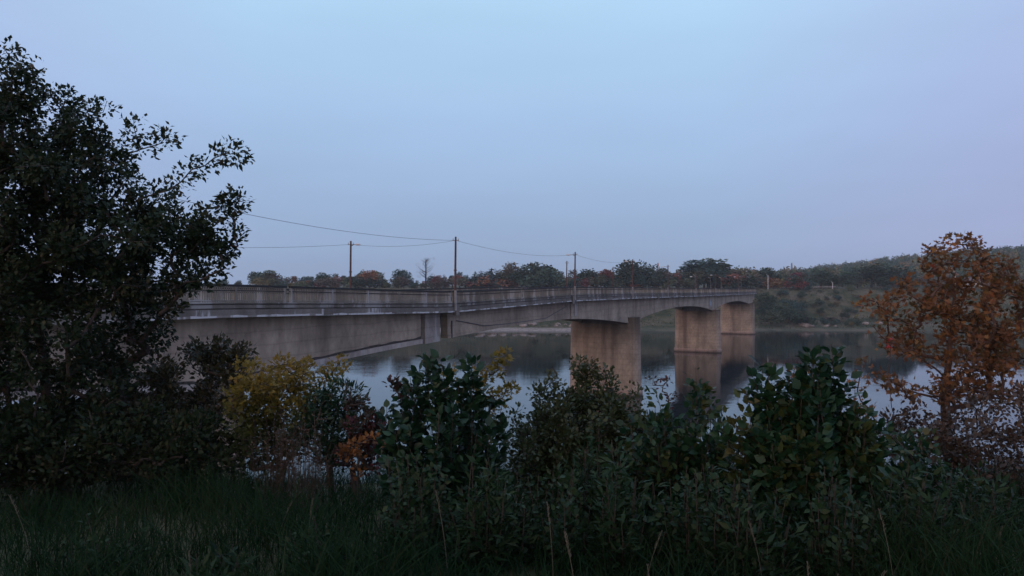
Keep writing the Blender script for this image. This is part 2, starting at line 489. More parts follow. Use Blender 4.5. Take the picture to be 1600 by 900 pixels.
# sagging cable clipped to the drop-in span
mb = MB()
pts = []
for px, py in ((712, 501), (730, 504), (755, 509), (790, 506), (820, 502), (853, 497), (866, 489), (884, 479)):
    t = 36110 / (1324 - px); pts.append(B(t, .05, EYE - (py - HY) / F * t))
mb.tube(pts, .035, 5); mb.build('service_cable', M['wire'], bridge)
mb = MB()
t = 58.3; mb.tube([B(t, .06, zs(t) - .75), B(t, .06, zs(t) - depth(t) - .05)], .07, 6); mb.build('drain_pipe', M['wire'], bridge)
for t in (57.35, 81.5, 118.0):
    mb = MB(); mb.hexa([B(t, .7, zs(t) - .28), B(t + .5, .7, zs(t) - .28), B(t + .5, W0 + .12, zs(t) - .28), B(t, W0 + .12, zs(t) - .28),
                        B(t, .7, zs(t) + .59), B(t + .5, .7, zs(t) + .59), B(t + .5, W0 + .12, zs(t) + .59), B(t, W0 + .12, zs(t) + .59)])
    mb.build('pole_bracket', M['kerb'], bridge)


def stadium(t0, o0, o1, r, z, k=8):
    P = []
    c0 = B(t0, o0, z); c1 = B(t0, o1, z)
    d = np.array([DV[0] / DL, DV[1] / DL, 0]); nn = np.array([NV[0], NV[1], 0])
    for i in range(k + 1):
        a = -math.pi / 2 + math.pi * i / k
        P.append(c0 + r * (math.sin(a) * d + math.cos(a) * nn))
    for i in range(k + 1):
        a = -math.pi / 2 + math.pi * i / k
        P.append(c1 - r * (math.sin(a) * d + math.cos(a) * nn))
    return P


for i, (t, top) in enumerate(PIERS):
    zb = zs(t) - depth(t) - .06
    base = -2.5
    mb = MB()
    zl = list(np.linspace(base, zb, 9))
    mb.sweep([stadium(t, .3, -7.8, 1.36 - .2 * (z - 0) / 11, z) for z in zl])
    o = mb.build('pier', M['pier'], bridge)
    mb = MB(); mb.hexa([B(t - 1.0, -6.89, zb + .003), B(t + 1.0, -6.89, zb + .003), B(t + 1.0, -.61, zb + .003), B(t - 1.0, -.61, zb + .003),
                        B(t - 1.0, -6.89, zs(t) - .97), B(t + 1.0, -6.89, zs(t) - .97), B(t + 1.0, -.61, zs(t) - .97), B(t - 1.0, -.61, zs(t) - .97)])
    mb.build('pier_head', M['soffit'], o)
    for oo in (.3, -7.8):                       # rounded nose rising past the girder foot
        mb = MB()
        so = .02 if oo > 0 else -.02
        q0, q1 = (oo, .12) if oo > 0 else (-7.62, oo)
        mb.sweep([stadium(t, q0, q1, 1.12, zb + .003), stadium(t, q0, q1, 1.1, top - .18), stadium(t, q0, q1, 1.19, top - .17), stadium(t, q0, q1, 1.19, top)])
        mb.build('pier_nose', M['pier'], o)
    mb = MB()
    mb.sweep([stadium(t, .3, -7.8, 1.55, base), stadium(t, .3, -7.8, 1.52, .72), stadium(t, .3, -7.8, 1.4, .82)])
    mb.build('footing', M['footing'], o)
# end wing of the bridge where it reaches the bank
extr(lambda t: [(.02, zs(t) - .006), (-7.52, zs(t) - .006), (-7.52, zs(t) - 2.0), (.02, zs(t) - 2.0)], [243.8, 247.5], 'abutment', M['girder'])

# railings: bays between lamp poles, balusters merge inside each bay
bays = [4, 24, 40.5, 57.1, 69.5, 82.4, 93, 104, 115, 126, 148, 170, 192, 214, END]
for o0, near in ((W0 - .14, True), (W1 + .14, False)):
    for a, b in zip(bays[:-1], bays[1:]):
        a2, b2 = a + .12, b - .12
        mb = MB(); tt = trange(a2, b2, 1.6)
        for zz in (.78,):
            mb.sweep([[B(t, o0 + .025, zs(t) + zz), B(t, o0 + .025, zs(t) + zz + .05), B(t, o0 - .025, zs(t) + zz + .05), B(t, o0 - .025, zs(t) + zz)] for t in tt])
        HB = .024
        stp = .14 if a < 100 else .28
        for t in np.arange(a2 + .05, b2, stp / DL):
            if near and 33.9 < t < 35.1 and (t * 7.3) % 1 < .75: continue      # broken balusters
            ln = random.uniform(-.03, .03)
            mb.hexa([B(t - HB, o0 - .018, zs(t) + .712), B(t + HB, o0 - .018, zs(t) + .712), B(t + HB, o0 + .018, zs(t) + .712), B(t - HB, o0 + .018, zs(t) + .712),
                     B(t - HB + ln * .3, o0 - .018, zs(t) + 1.5), B(t + HB + ln * .3, o0 - .018, zs(t) + 1.5), B(t + HB + ln * .3, o0 + .018, zs(t) + 1.5), B(t - HB + ln * .3, o0 + .018, zs(t) + 1.5)])
        for t in np.linspace(a2 + .1, b2 - .1, max(2, int((b2 - a2) / 2.6))):
            mb.hexa([B(t - .06, o0 - .045, zs(t) + .712), B(t + .06, o0 - .045, zs(t) + .712), B(t + .06, o0 + .045, zs(t) + .712), B(t - .06, o0 + .045, zs(t) + .712),
                     B(t - .06, o0 - .045, zs(t) + 1.499), B(t + .06, o0 - .045, zs(t) + 1.499), B(t + .06, o0 + .045, zs(t) + 1.499), B(t - .06, o0 + .045, zs(t) + 1.499)])
        r = mb.build('railing', M['baluster'], bridge)
        mb = MB()
        mb.sweep([[B(t, o0 + .04, zs(t) + 1.28), B(t, o0 + .04, zs(t) + 1.33), B(t, o0 - .04, zs(t) + 1.33), B(t, o0 - .04, zs(t) + 1.28)] for t in tt])
        mb.build('middle_rail', M['handrail'], r)
        mb = MB()
        mb.sweep([[B(t, o0 + .065, zs(t) + 1.50), B(t, o0 + .065, zs(t) + 1.61), B(t, o0 - .065, zs(t) + 1.61), B(t, o0 - .065, zs(t) + 1.50)] for t in tt])
        mb.build('handrail', M['handrail'], r)

# spray-paint on the haunch behind the shrubs, and a faded blue patch on the third girder
def stroke(pp, w, name, mat, off=.012):
    mb = MB()
    for p, q in zip(pp[:-1], pp[1:]):
        p = np.array(p, float); q = np.array(q, float)
        d = (q - p); d /= np.linalg.norm(d); nn = np.array([-d[1], d[0]]) * w / 2
        q = q + d * w * .2
        C = [p + nn, p - nn, q - nn, q + nn]
        mb.hexa([B(c[0], off, c[1]) for c in C] + [B(c[0], off + .004, c[1]) for c in C])
    mb.build(name, mat, bridge)


def gp(px, py):
    t = 36110 / (1324 - px); return (t, EYE - (py - HY) / F * t)


for k, pp in enumerate([
        [(322, 552), (330, 562), (338, 556), (343, 566)],
        [(362, 572), (366, 556), (374, 552), (381, 560), (380, 574)],
        [(371, 558), (373, 575)],
        [(352, 574), (362, 586), (374, 594)]]):
    stroke([gp(*q) for q in pp], .09, 'graffiti', M['white'], .012 + k * .005)
stroke([gp(1109, 471), gp(1111, 476)], 1.2, 'paint_patch', M['blue'])


# ------------------------------------------------------------------ lamp poles, wires, masts
def lamp_pole(t, off, top, arm, label, base_z=None, headcol='lamp', group='lamp poles on the bridge'):
    p0 = B(t, off, base_z if base_z is not None else zs(t) + .1)
    o = thing('lamp_pole', p0, label, 'lamp pole', group)
    zt = top
    mb = MB(); mb.tube([p0, p0 + [0, 0, 1.55]], [.12, .11], 8); mb.build('base_sleeve', M['galv'], o)
    a = p0 + [0, 0, 1.52]; m_ = np.array([p0[0], p0[1], (a[2] + zt) / 2 - .5]); b = np.array([p0[0] + .03, p0[1], zt])
    mb = MB(); mb.tube([a, m_, b], [.095, .085, .07], 8)
    mb.tube([m_ - [0, 0, .05], m_ + [0, 0, .05]], .12, 8)
    mb.build('pole', M['rust'], o)
    if arm:
        d = np.array([NV[0], NV[1], 0]) * arm
        s = b - [0, 0, .45]
        mb = MB(); mb.tube([s, s + d * .5 + [0, 0, .12], s + d + [0, 0, .16]], .025, 5); mb.build('arm', M['rust'], o)
        mb = MB(); e = s + d + [0, 0, .15]; dd = d / np.linalg.norm(d)
        mb.tube([e - dd * .05, e + dd * .12, e + dd * .42, e + dd * .5], [.04, .09, .08, .03], 7); mb.build('lamp_head', M[headcol], o)
    mb = MB(); mb.box(b - [0, 0, .3], (.5, .05, .05)); 
    for sx in (-.2, .2): mb.tube([b + [sx, 0, -.28], b + [sx, 0, -.14]], .03, 6)
    mb.build('insulator_bar', M['galv'], o)
    return b


def ytop(y, Y): return EYE + (HY - y) / F * Y
nb = W0 + .02; fb = W1 - .02
P712 = lamp_pole(57.1 + .3, nb, ytop(370, 57.1), 0, 'tall rust-brown pole on the near edge, above the girder hinge, tallest of all')
P900 = lamp_pole(82.4, nb, ytop(394, 82.4), -.6, 'rust-brown pole on the near edge just left of the broad first pier')
P989 = lamp_pole(104.4, nb, ytop(405, 104), -.7, 'thin dark pole on the bridge edge above the broad first pier nose')
P1043 = lamp_pole(124.8, nb, ytop(414, 124.8), -.7, 'small pole with pale sleeve on the railing, just left of the middle pier')
P1088 = lamp_pole(148, nb, ytop(430, 148), -.8, 'small lamp pole on the railing directly above the middle pier')
P1118 = lamp_pole(170, nb, ytop(428, 170), -.8, 'small lamp pole on the railing at the right edge of the middle pier')
P1150 = lamp_pole(205, nb, ytop(431, 205), -.8, 'far small lamp pole on the railing above the last arch')
P548 = lamp_pole(56.7, fb, ytop(376, 59.7), .45, 'leftmost bridge pole, on the far side, with a short lamp arm')
P893 = lamp_pole(103, fb, ytop(408, 107), 0, 'thinner pole close behind the pole left of the first pier')
P963 = lamp_pole(124, fb, ytop(417, 128), 0, 'thin short pole on the far railing left of the tall round tree')


def wire(a, b, sag, label, r=.011):
    a = np.array(a); b = np.array(b)
    o = thing('overhead_wire', a, label, 'wire', 'overhead wires')
    mb = MB(); q = np.linspace(0, 1, 17)
    mb.tube([a + (b - a) * s - np.array([0, 0, 4 * sag * s * (1 - s)]) for s in q], r, 4); mb.build('cable', M['wire'], o)


up = np.array([0, 0, -.28])
wire(B(31, nb, ytop(300, 33)), P712 + up, .55, 'overhead wire from the tallest pole rising left into the tree')
wire(P548 + up, P712 + up, .3, 'overhead wire linking the leftmost pole and the tallest pole', .010)
wire(B(33, fb, ytop(374, 37)), P548 + up, .35, 'overhead wire from the leftmost pole left behind the tree', .010)
wire(P712 + up, P900 + up, .55, 'sagging overhead wire right of the tallest pole', .011)
wire(P900 + up, P989 + up, .5, 'overhead wire above the broad first pier', .011)


def post(px, ytop_, ybot, Y, label, cat='post', mat='white', r=.16, arm=None, name='white_post'):
    b = at(px, ybot, Y); b[2] = min(b[2], float(ground_z(b[0], b[1])) - .2); t = at(px, ytop_, Y)
    o = thing(name, b, label, cat)
    mb = MB(); mb.tube([b, t], [r, r * .8], 7); mb.build('shaft', M[mat], o)
    if arm:
        mb = MB(); mb.tube([t - [0, 0, .1], t + [arm, 0, .15]], r * .5, 5); mb.tube([t + [arm * .9, 0, .1], t + [arm * 1.5, 0, .2]], [r * .9, r * .9], 6)
        mb.build('lamp_head', M['lamp'], o)
    return o


post(1200, 430, 452, 298, 'white lamp post just right of where the bridge ends', 'lamp post', 'white', .14, -.4, 'street_lamp')
post(1493, 428, 449, 300, 'white and dark post seen through the rust maple crown', 'post', 'white', .22)
post(1301, 441, 450, 300, 'short white road post beside the road on the far bank', 'post', 'white', .16, -.35)
for px, py, Y, lb in ((1086, 430, 290, 'leftmost small street lamp among the far trees above the bridge end'),
                      (1110, 434, 300, 'lower small street lamp among the far trees over the middle pier'),
                      (1127, 434, 296, 'small street lamp in the far trees right of the middle pier'),
                      (1158, 432, 292, 'small street lamp in the far trees over the last pier'),
                      (1171, 433, 300, 'rightmost small street lamp among the trees at the bridge end')):
    post(px, py, 456, Y, lb, 'lamp post', 'steel', .06, -.55, 'street_lamp')


def mast(px, yt, Y, w, label, mats):
    b = at(px, 450, Y); b[2] = float(ground_z(b[0], b[1])) - .3; t = at(px, yt, Y)
    o = thing('lattice_mast', b, label, 'mast')
    n = 7
    for i in range(n):
        f0, f1 = i / n, (i + 1) / n
        mb = MB(); w0, w1 = w * (1 - .8 * f0), w * (1 - .8 * f1)
        z0 = b[2] + (t[2] - b[2]) * f0; z1 = b[2] + (t[2] - b[2]) * f1
        c0 = [(b[0] + sx * w0, b[1] + sy * w0, z0) for sx, sy in ((-1, -1), (1, -1), (1, 1), (-1, 1))]
        c1 = [(b[0] + sx * w1, b[1] + sy * w1, z1) for sx, sy in ((-1, -1), (1, -1), (1, 1), (-1, 1))]
        for j in range(4):
            mb.tube([c0[j], c1[j]], .1, 4); mb.tube([c0[j], c1[(j + 1) % 4]], .07, 4); mb.tube([c1[j], c1[(j + 1) % 4]], .07, 4)
        mb.build('lattice_section', M[mats[i % len(mats)]], o)


mast(1028, 411, 420, 1.0, 'red and white lattice mast rising above the far trees', ['red', 'white'])
mast(1237, 411, 480, 1.0, 'grey lattice mast on the skyline right of the bridge end', ['steel'])


def house(px, y0, y1, w, Y, label, roofm='roof', wallm='wall'):
    c = at(px, y0, Y); g = float(ground_z(c[0], c[1])); zt = at(px, y1, Y)[2]
    b = np.array([c[0], c[1], g - .3]); o = thing('house', b, label, 'house')
    hz = g + (zt - g) * .62
    mb = MB(); mb.box((b[0], b[1], (b[2] + hz) / 2), (w, 7, hz - b[2])); wl = mb.build('walls', M[wallm], o)
    for sx in (-.28, .28):
        mb = MB(); mb.box((b[0] + sx * w, b[1] - 3.51, hz - 1.2), (.9, .06, 1.2)); mb.build('window', M['glass'], o)
    mb = MB(); e = .4; h = w / 2 + e; x, y = b[0], b[1]
    mb.add([(x - h, y - 3.9, hz), (x + h, y - 3.9, hz), (x + h, y + 3.9, hz), (x - h, y + 3.9, hz), (x - h, y, zt), (x + h, y, zt)],
           [(0, 1, 5, 4), (2, 3, 4, 5), (1, 2, 5), (3, 0, 4), (3, 2, 1, 0)])
    mb.build('roof', M[roofm], o)


house(670, 449, 439, 5, 330, 'small pale house among the far trees below the bare birch')
house(783, 449, 436, 6, 330, 'small pale house in the far trees by the tall brown tree')
house(1519, 449, 433, 5, 325, 'pale house behind the rust maple crown')

# rocks along the far beach
for k in range(26):
    px = random.uniform(745, 900) if k < 18 else random.uniform(1190, 1400)
    Y = random.uniform(257.5, 262); X = (px - CX) / F * Y
    z = float(ground_z(X, Y)); s = random.uniform(.5, 1.5)
    u = rng.normal(size=(26, 3)); u /= np.linalg.norm(u, axis=1)[:, None]
    import bmesh
    bm = bmesh.new()
    for q in u: bm.verts.new((q[0] * s * 1.3, q[1] * s, q[2] * s * .7))
    bmesh.ops.convex_hull(bm, input=bm.verts)
    me = bpy.data.meshes.new('shore_rock'); bm.to_mesh(me); bm.free(); me.materials.append(M['rock'])
    o = link('shore_rock', me); o.location = (X, Y, z + .1 * s)
    tag(o, 'pale rock on the far gravel beach seen under the bridge' if k < 18 else 'pale rock at the waterline right of the last pier', 'rock',
        'rocks on the far beach' if k < 18 else 'rocks right of the bridge')

# ------------------------------------------------------------------ foliage machinery
def leaf_tpl(kind):
    if kind == 'ovate':
        V = np.array([(0, 0, 0), (-.30, .28, .05), (-.27, .62, .04), (0, 1, -.10), (.27, .62, .04), (.30, .28, .05), (0, .3, -.02), (0, .65, -.03)])
        T = np.array([(0, 6, 1), (2, 7, 3), (0, 5, 6), (3, 7, 4)]); Q = np.array([(1, 6, 7, 2), (5, 4, 7, 6)])
    elif kind == 'round':
        V = np.array([(0, 0, 0), (-.36, .12, .05), (-.46, .45, .07), (-.28, .8, .03), (0, 1, -.12), (.28, .8, .03), (.46, .45, .07), (.36, .12, .05), (0, .45, -.03)])
        T = np.array([(8, 1, 0), (8, 2, 1), (8, 3, 2), (8, 4, 3), (8, 5, 4), (8, 6, 5), (8, 7, 6), (8, 0, 7)]); Q = np.zeros((0, 4), int)
    elif kind == 'narrow':
        V = np.array([(0, 0, 0), (-.15, .4, .03), (0, 1, -.08), (.15, .4, .03)])
        T = np.zeros((0, 3), int); Q = np.array([(0, 3, 2, 1)])
    elif kind == 'simple':
        V = np.array([(0, 0, 0), (-.3, .42, .05), (0, 1, -.08), (.3, .42, .05), (0, .45, -.02)])
        T = np.array([(0, 4, 1), (1, 4, 2), (2, 4, 3), (3, 4, 0)]); Q = np.zeros((0, 4), int)
    elif kind == 'lobed':
        ang = [-90, -52, -30, -8, 15, 38, 62, 76, 90, 104, 118, 142, 165, 188, 210, 232]
        rad = [.12, .3, .22, .5, .27, .52, .26, .42, .62, .42, .26, .52, .27, .5, .22, .3]
        P = [(r * math.cos(math.radians(a)), .42 + r * math.sin(math.radians(a)), .08 * r * ((i % 2) * 2 - 1) - .1 * r * r) for i, (a, r) in enumerate(zip(ang, rad))]
        V = np.array(P + [(0, .42, .03)]); k = len(P)
        T = np.array([(k, i, (i + 1) % k) for i in range(k)]); Q = np.zeros((0, 4), int)
    return V, T, Q


def leaves_mesh(name, pos, dirs, nrm, size, tint, kind, mat, origin):
    V, T, Q = leaf_tpl(kind)
    d = dirs / (np.linalg.norm(dirs, axis=1)[:, None] + 1e-9)
    r = np.cross(d, nrm); r /= (np.linalg.norm(r, axis=1)[:, None] + 1e-9)
    u = np.cross(r, d)
    asp = rng.uniform(.8, 1.2, len(pos)); curl = rng.uniform(-.5, 2.2, len(pos))
    P = (pos[:, None, :] + size[:, None, None] * (V[None, :, 0:1] * asp[:, None, None] * r[:, None, :] + V[None, :, 1:2] * d[:, None, :]
         + V[None, :, 2:3] * curl[:, None, None] * u[:, None, :])).reshape(-1, 3) - origin
    off = (np.arange(len(pos)) * len(V))[:, None, None]
    fl = []
    if len(T): fl.append((T[None] + off).reshape(-1, 3))
    if len(Q): fl.append((Q[None] + off).reshape(-1, 4))
    return mesh_np(name, P, fl, mat, np.repeat(tint, len(V)))


def grow(base, tips, trunk=None, step=.18, jit=.03, seed=0, lift=.25, multi=False):
    R = np.random.default_rng(seed)
    if multi:          # many separate stems straight out of the ground
        pos, par, chains = [np.array(base, float)], [-1], []
        for tip in tips:
            g = np.array(base, float) + (tip - base) * np.array([.62, .62, 0]) + R.normal(size=3) * np.array([.03, .03, 0])
            g[2] = float(ground_z(g[0], g[1])) - .04
            L = np.linalg.norm(tip - g); n = max(3, int(L / .12)); bow = R.normal(size=3) * np.array([.10, .10, .0]) * L
            ch = []
            for k in range(n + 1):
                s = k / n
                pos.append(g + (tip - g) * s + bow * s * (1 - s) + R.normal(size=3) * .004); par.append(len(pos) - 2 if k else 0); ch.append(len(pos) - 1)
            chains.append(ch)
        w = np.ones(len(pos))
        for ch in chains: w[ch] = np.linspace(5, 1, len(ch))
        return np.array(pos), np.array(par), chains, w
    pos = [np.array(base, float)]; par = [-1]
    if trunk is not None:
        for q in trunk:
            q = np.array(q, float); a = pos[-1]
            n = max(1, int(np.linalg.norm(q - a) / step))
            i0 = len(pos) - 1
            for k in range(1, n + 1):
                pos.append(a + (q - a) * k / n + R.normal(size=3) * jit * .3); par.append(len(pos) - 2)
    chains = []
    order = np.argsort(np.linalg.norm(tips - np.array(base), axis=1))
    for ti in order:
        tip = tips[ti]; Pn = np.array(pos)
        d = np.linalg.norm(Pn - tip, axis=1)
        back = np.maximum(0, (Pn[:, 2] - tip[2])) * .8
        i = int(np.argmin(d + back)); a = pos[i]; L = d[i]
        n = max(2, int(L / step)); mid = (a + tip) / 2 + np.array([0, 0, lift * L * .35]) + R.normal(size=3) * jit * 2
        prev = i; ch = [i]
        for k in range(1, n + 1):
            s = k / n
            q = (1 - s) ** 2 * a + 2 * s * (1 - s) * mid + s * s * tip
            if k < n: q = q + R.normal(size=3) * jit
            pos.append(q); par.append(prev); prev = len(pos) - 1; ch.append(prev)
        chains.append(ch)
    pos = np.array(pos); par = np.array(par)
    w = np.zeros(len(pos))
    for ch in chains: w[ch[-1]] += 1
    for i in range(len(pos) - 1, 0, -1): w[par[i]] += w[i]
    return pos, par, chains, w


def plant(name, label, cat, base, tips, leafkind, leafmat, leafsize, nleaf, barkm='bark', trunk=None, tipr=.004, pw=.45, seed=1,
          spread=.09, twig=.45, updir=.25, tintf=None, group=None, lift=.25, step=.18, droop=.0, shoots=False, maxr=None, names=('stems', 'foliage'), wild=.4, multi=False):
    base = np.array(base, float); tips = np.array(tips, float)
    if multi and leafkind != 'narrow':
        Rj = np.random.default_rng(seed + 5); tips[:, 2] += np.where(Rj.uniform(size=len(tips)) < .22, Rj.uniform(.03, .10, len(tips)), 0)
    R = np.random.default_rng(seed + 99)
    pos, par, chains, w = grow(base, tips, trunk, step, seed=seed, lift=lift, jit=.02, multi=multi)
    o = thing(name, base, label, cat, group)
    mb = MB()
    rad = tipr * np.maximum(w, 1) ** pw
    if maxr: rad = np.minimum(rad, maxr)
    main = [0]
    if trunk is not None:
        k = 1
        while k < len(par) and par[k] == k - 1 and (not chains or k < min(c[1] for c in chains)): main.append(k); k += 1
        if len(main) > 1: mb.tube(pos[main], rad[main], 7)
    for ch in chains:
        rr = rad[ch].copy(); rr[0] = min(rr[0], rr[1] * 1.15)
        mb.tube(pos[ch], rr, 4 if w[ch[1]] < 4 else 6)
    mb.build(names[0], M[barkm], o)
    # leaves along the last stretch of every twig
    lp, ld, tt = [], [], []
    per = max(1, nleaf // len(chains))
    for ch in chains:
        P = pos[ch]; seg = np.linalg.norm(np.diff(P, axis=0), axis=1); cum = np.concatenate([[0], np.cumsum(seg)])
        L = cum[-1]; m = per if not shoots else max(4, int(per * R.uniform(.7, 1.3)))
        s = L - min(L, twig) * R.uniform(0, 1, m) ** (1.0 if not shoots else .85)
        q = np.stack([np.interp(s, cum, P[:, k]) for k in range(3)], 1)
        tang = np.stack([np.interp(np.minimum(s + .02, L), cum, P[:, k]) - np.interp(np.maximum(s - .05, 0), cum, P[:, k]) for k in range(3)], 1)
        tang /= np.linalg.norm(tang, axis=1)[:, None] + 1e-9
        rd = R.normal(size=(m, 3)); rd -= (rd * tang).sum(1)[:, None] * tang; rd /= np.linalg.norm(rd, axis=1)[:, None] + 1e-9
        q = q + rd * (spread * R.uniform(0, 1, m) ** .7)[:, None]
        lp.append(q); ld.append(tang * .55 + rd * .9 + np.array([0, 0, updir - droop]) + R.normal(size=(m, 3)) * wild)
        tt.append(np.clip(R.uniform(0, 1) * .55 + R.uniform(0, 1, m) * .45, 0, 1))
    lp = np.concatenate(lp); ld = np.concatenate(ld); tt = np.concatenate(tt)
    if tintf is not None: tt = np.clip(tintf(lp, tt, R), 0, 1)
    nr = R.normal(size=lp.shape) * .75 + np.array([0, -.15, 1.0])
    sz = leafsize * (.35 + .95 * R.beta(2.2, 1.6, len(lp)))
    me = leaves_mesh(names[1], lp, ld, nr, sz, tt, leafkind, M[leafmat], base)
    link(names[1], me, o)
    return o


def ell(n, *es, R=rng):
    """sample twig tips in ellipsoids (px, py, rx, ry, Y, depth radius)"""
    vol = np.array([e[2] * e[3] * (e[6] if len(e) > 6 else 1) for e in es], float); cnt = np.maximum(3, (n * vol / vol.sum()).astype(int))
    P = []
    for e, c in zip(es, cnt):
        px, py, rx, ry, Y, rd = e[:6]
        d = R.normal(size=(c, 3)); d /= np.linalg.norm(d, axis=1)[:, None]
        r = R.uniform(0, 1, c) ** (1 / 3.2) * R.uniform(.85, 1.08, c)
        C = at(px, py, Y); k = Y / F
        P.append(C + d * r[:, None] * np.array([rx * k, rd, ry * k]))
    return np.concatenate(P)


def pts(Y, *xy):
    return np.array([at(x, y, Y if not isinstance(y, tuple) else y[1]) for x, y in xy])


def gbase(px, Y, dz=-.05):
    X = (px - CX) / F * Y
    return np.array([X, Y, float(ground_z(X, Y)) + dz])


# ------------------------------------------------------------------ foreground trees and shrubs
Y0 = 8.0
tips = np.concatenate([ell(840, (10, 310, 165, 215, Y0, 1.3), (145, 350, 128, 150, Y0, 1.2), (45, 195, 95, 85, Y0, .9), (255, 385, 95, 85, Y0 - .1, .9, 1.2), (110, 500, 150, 120, Y0, 1.2), (40, 610, 190, 90, Y0, 1.1), (-120, 420, 120, 230, Y0, 1.2)),
                       pts(Y0 - .2, (385, 238), (360, 241), (335, 247), (376, 300), (345, 305), (368, 350), (372, 385), (350, 420), (345, 330), (268, 205), (250, 225), (168, 158), (130, 155), (210, 180), (60, 118), (20, 95), (5, 75), (300, 265), (310, 440), (345, 395), (365, 320), (335, 365), (280, 460), (250, 490))])
b = gbase(70, Y0)
plant('apple_tree', 'big dark leafy tree filling the left edge of the photo', 'tree', b, tips, 'simple', 'l_dark', .062, 82000, trunk=[at(75, 640, Y0), at(60, 520, Y0), at(65, 400, Y0), at(50, 260, Y0)],
      tipr=.004, pw=.46, seed=3, spread=.14, twig=.62, updir=-.1, wild=.7, names=('trunk', 'crown'), maxr=.11)
plant('shrub', 'dull olive shrub under the right side of the big left tree', 'shrub', gbase(300, 8.6), ell(190, (300, 600, 75, 75, 8.6, .6), (250, 660, 80, 60, 8.4, .5), (345, 560, 35, 40, 8.5, .3), (378, 575, 26, 34, 8.4, .3)),
      'simple', 'l_olive', .06, 8500, seed=5, spread=.12, twig=.5)
plant('shrub', 'dark dense undergrowth shrub at the foot of the big left tree', 'shrub', gbase(120, 7.4), ell(300, (120, 690, 170, 75, 7.4, .6), (10, 690, 100, 85, 7.2, .5), (300, 700, 80, 60, 7.4, .4)),
      'simple', 'l_dark', .06, 19000, seed=6, spread=.14, twig=.5)


def ytint(lp, tt, R):
    h = (lp[:, 2] - 14.4) / .6
    return .0 + .72 * np.clip(h, 0, 1) + .35 * (tt - .4)


plant('maple_shrub', 'bright yellow leaved maple shrub in front of the river, left', 'shrub', gbase(450, 7.5), np.concatenate([
    ell(210, (415, 610, 60, 45, 7.5, .4), (470, 592, 55, 22, 7.4, .3), (440, 650, 95, 50, 7.5, .45), (410, 695, 80, 45, 7.4, .4)),
    pts(7.4, (532, 570), (522, 590), (508, 574), (488, 572), (470, 566), (425, 566), (530, 572), (515, 580), (500, 585), (455, 566), (440, 570), (385, 575), (370, 580), (405, 568))]),
    'lobed', 'l_yellow', .056, 5600, 'bark', seed=8, spread=.1, twig=.35, tintf=ytint, tipr=.003)
plant('shrub', 'dark green shrub with fine leaf sprays right of the yellow maple shrub', 'shrub', gbase(520, 7.2), np.concatenate([ell(110, (520, 635, 40, 40, 7.2, .3), (520, 680, 70, 50, 7.2, .3)),
    pts(7.2, (530, 600), (555, 603), (515, 597), (575, 622), (500, 605))]), 'narrow', 'l_lilac', .07, 3600, seed=9, spread=.1, twig=.35)
plant('shrub', 'small burgundy leaved shrub left of the tall glossy center bush', 'shrub', gbase(565, 6.9), np.concatenate([ell(80, (560, 655, 30, 38, 6.9, .25), (585, 670, 25, 25, 6.9, .2), (570, 705, 45, 35, 6.9, .25)), pts(6.9, (545, 605), (548, 620), (595, 650))]),
      'ovate', 'l_red', .046, 1500, seed=10, spread=.06, twig=.3)
plant('shrub', 'low orange leaved sprigs below the burgundy shrub', 'shrub', gbase(560, 6.5), pts(6.5, (548, 690), (555, 700), (570, 690), (540, 712), (590, 688), (610, 684), (560, 715), (530, 705)),
      'ovate', 'l_orange', .05, 160, seed=11, spread=.05, twig=.22)

plant('shrub', 'tall dark glossy leaved bush with upright shoots in the center', 'shrub', gbase(695, 5.5), np.concatenate([
    pts(5.5, (672, 556), (664, 566), (690, 558), (738, 558), (732, 575), (700, 575), (640, 590), (655, 575), (622, 612), (605, 650), (715, 590), (760, 625), (785, 640), (778, 665), (745, 600), (600, 672), (650, 610), (680, 600), (725, 610), (612, 690)),
    ell(75, (690, 680, 80, 75, 5.5, .4), (690, 760, 100, 70, 5.4, .4), (640, 720, 50, 60, 5.4, .3), (760, 740, 55, 70, 5.4, .3))]),
    'ovate', 'l_lilac', .075, 6500, seed=12, spread=.05, twig=.5, updir=.15, shoots=True, multi=True, tipr=.002)
plant('maple_shrub', 'thin yellow leaved shoots rising behind the glossy center bush', 'shrub', gbase(730, 6.2), pts(6.2, (795, 553), (785, 560), (778, 575), (805, 600), (770, 585), (790, 610), (755, 590), (700, 572), (705, 590), (740, 580), (748, 605), (760, 620), (715, 605), (695, 600), (775, 630), (765, 640), (690, 620)),
      'lobed', 'l_yellow', .05, 620, seed=13, spread=.06, twig=.3, tipr=.003, tintf=lambda lp, tt, R: .4 + .6 * tt)
plant('shrub', 'red leaved sprig at the left shoulder of the center bush', 'shrub', gbase(640, 5.8), pts(5.8, (613, 592), (625, 600), (640, 605), (630, 618), (650, 622), (640, 640), (612, 606)),
      'ovate', 'l_red', .05, 190, seed=14, spread=.05, twig=.25, tipr=.002)
plant('shrub', 'broad fine leaved shrub with reddish tips before the first pier', 'shrub', gbase(895, 6.4), np.concatenate([
    ell(320, (905, 655, 95, 55, 6.4, .5), (850, 690, 60, 60, 6.3, .45), (970, 670, 60, 50, 6.4, .4), (900, 740, 110, 60, 6.2, .4), (930, 595, 32, 16, 6.4, .15)),
    pts(6.4, (895, 568), (905, 578), (925, 570), (945, 580), (960, 592), (872, 588), (858, 600), (845, 612), (830, 625), (815, 640), (800, 660), (985, 610), (1000, 625))]),
    'ovate', 'l_fine', .038, 22000, seed=15, spread=.09, twig=.32, tipr=.0025, tintf=lambda lp, tt, R: tt * .6 + .55 * np.clip((lp[:, 2] - 15.0) / .35, 0, 1) * R.uniform(0, 1, len(lp)))
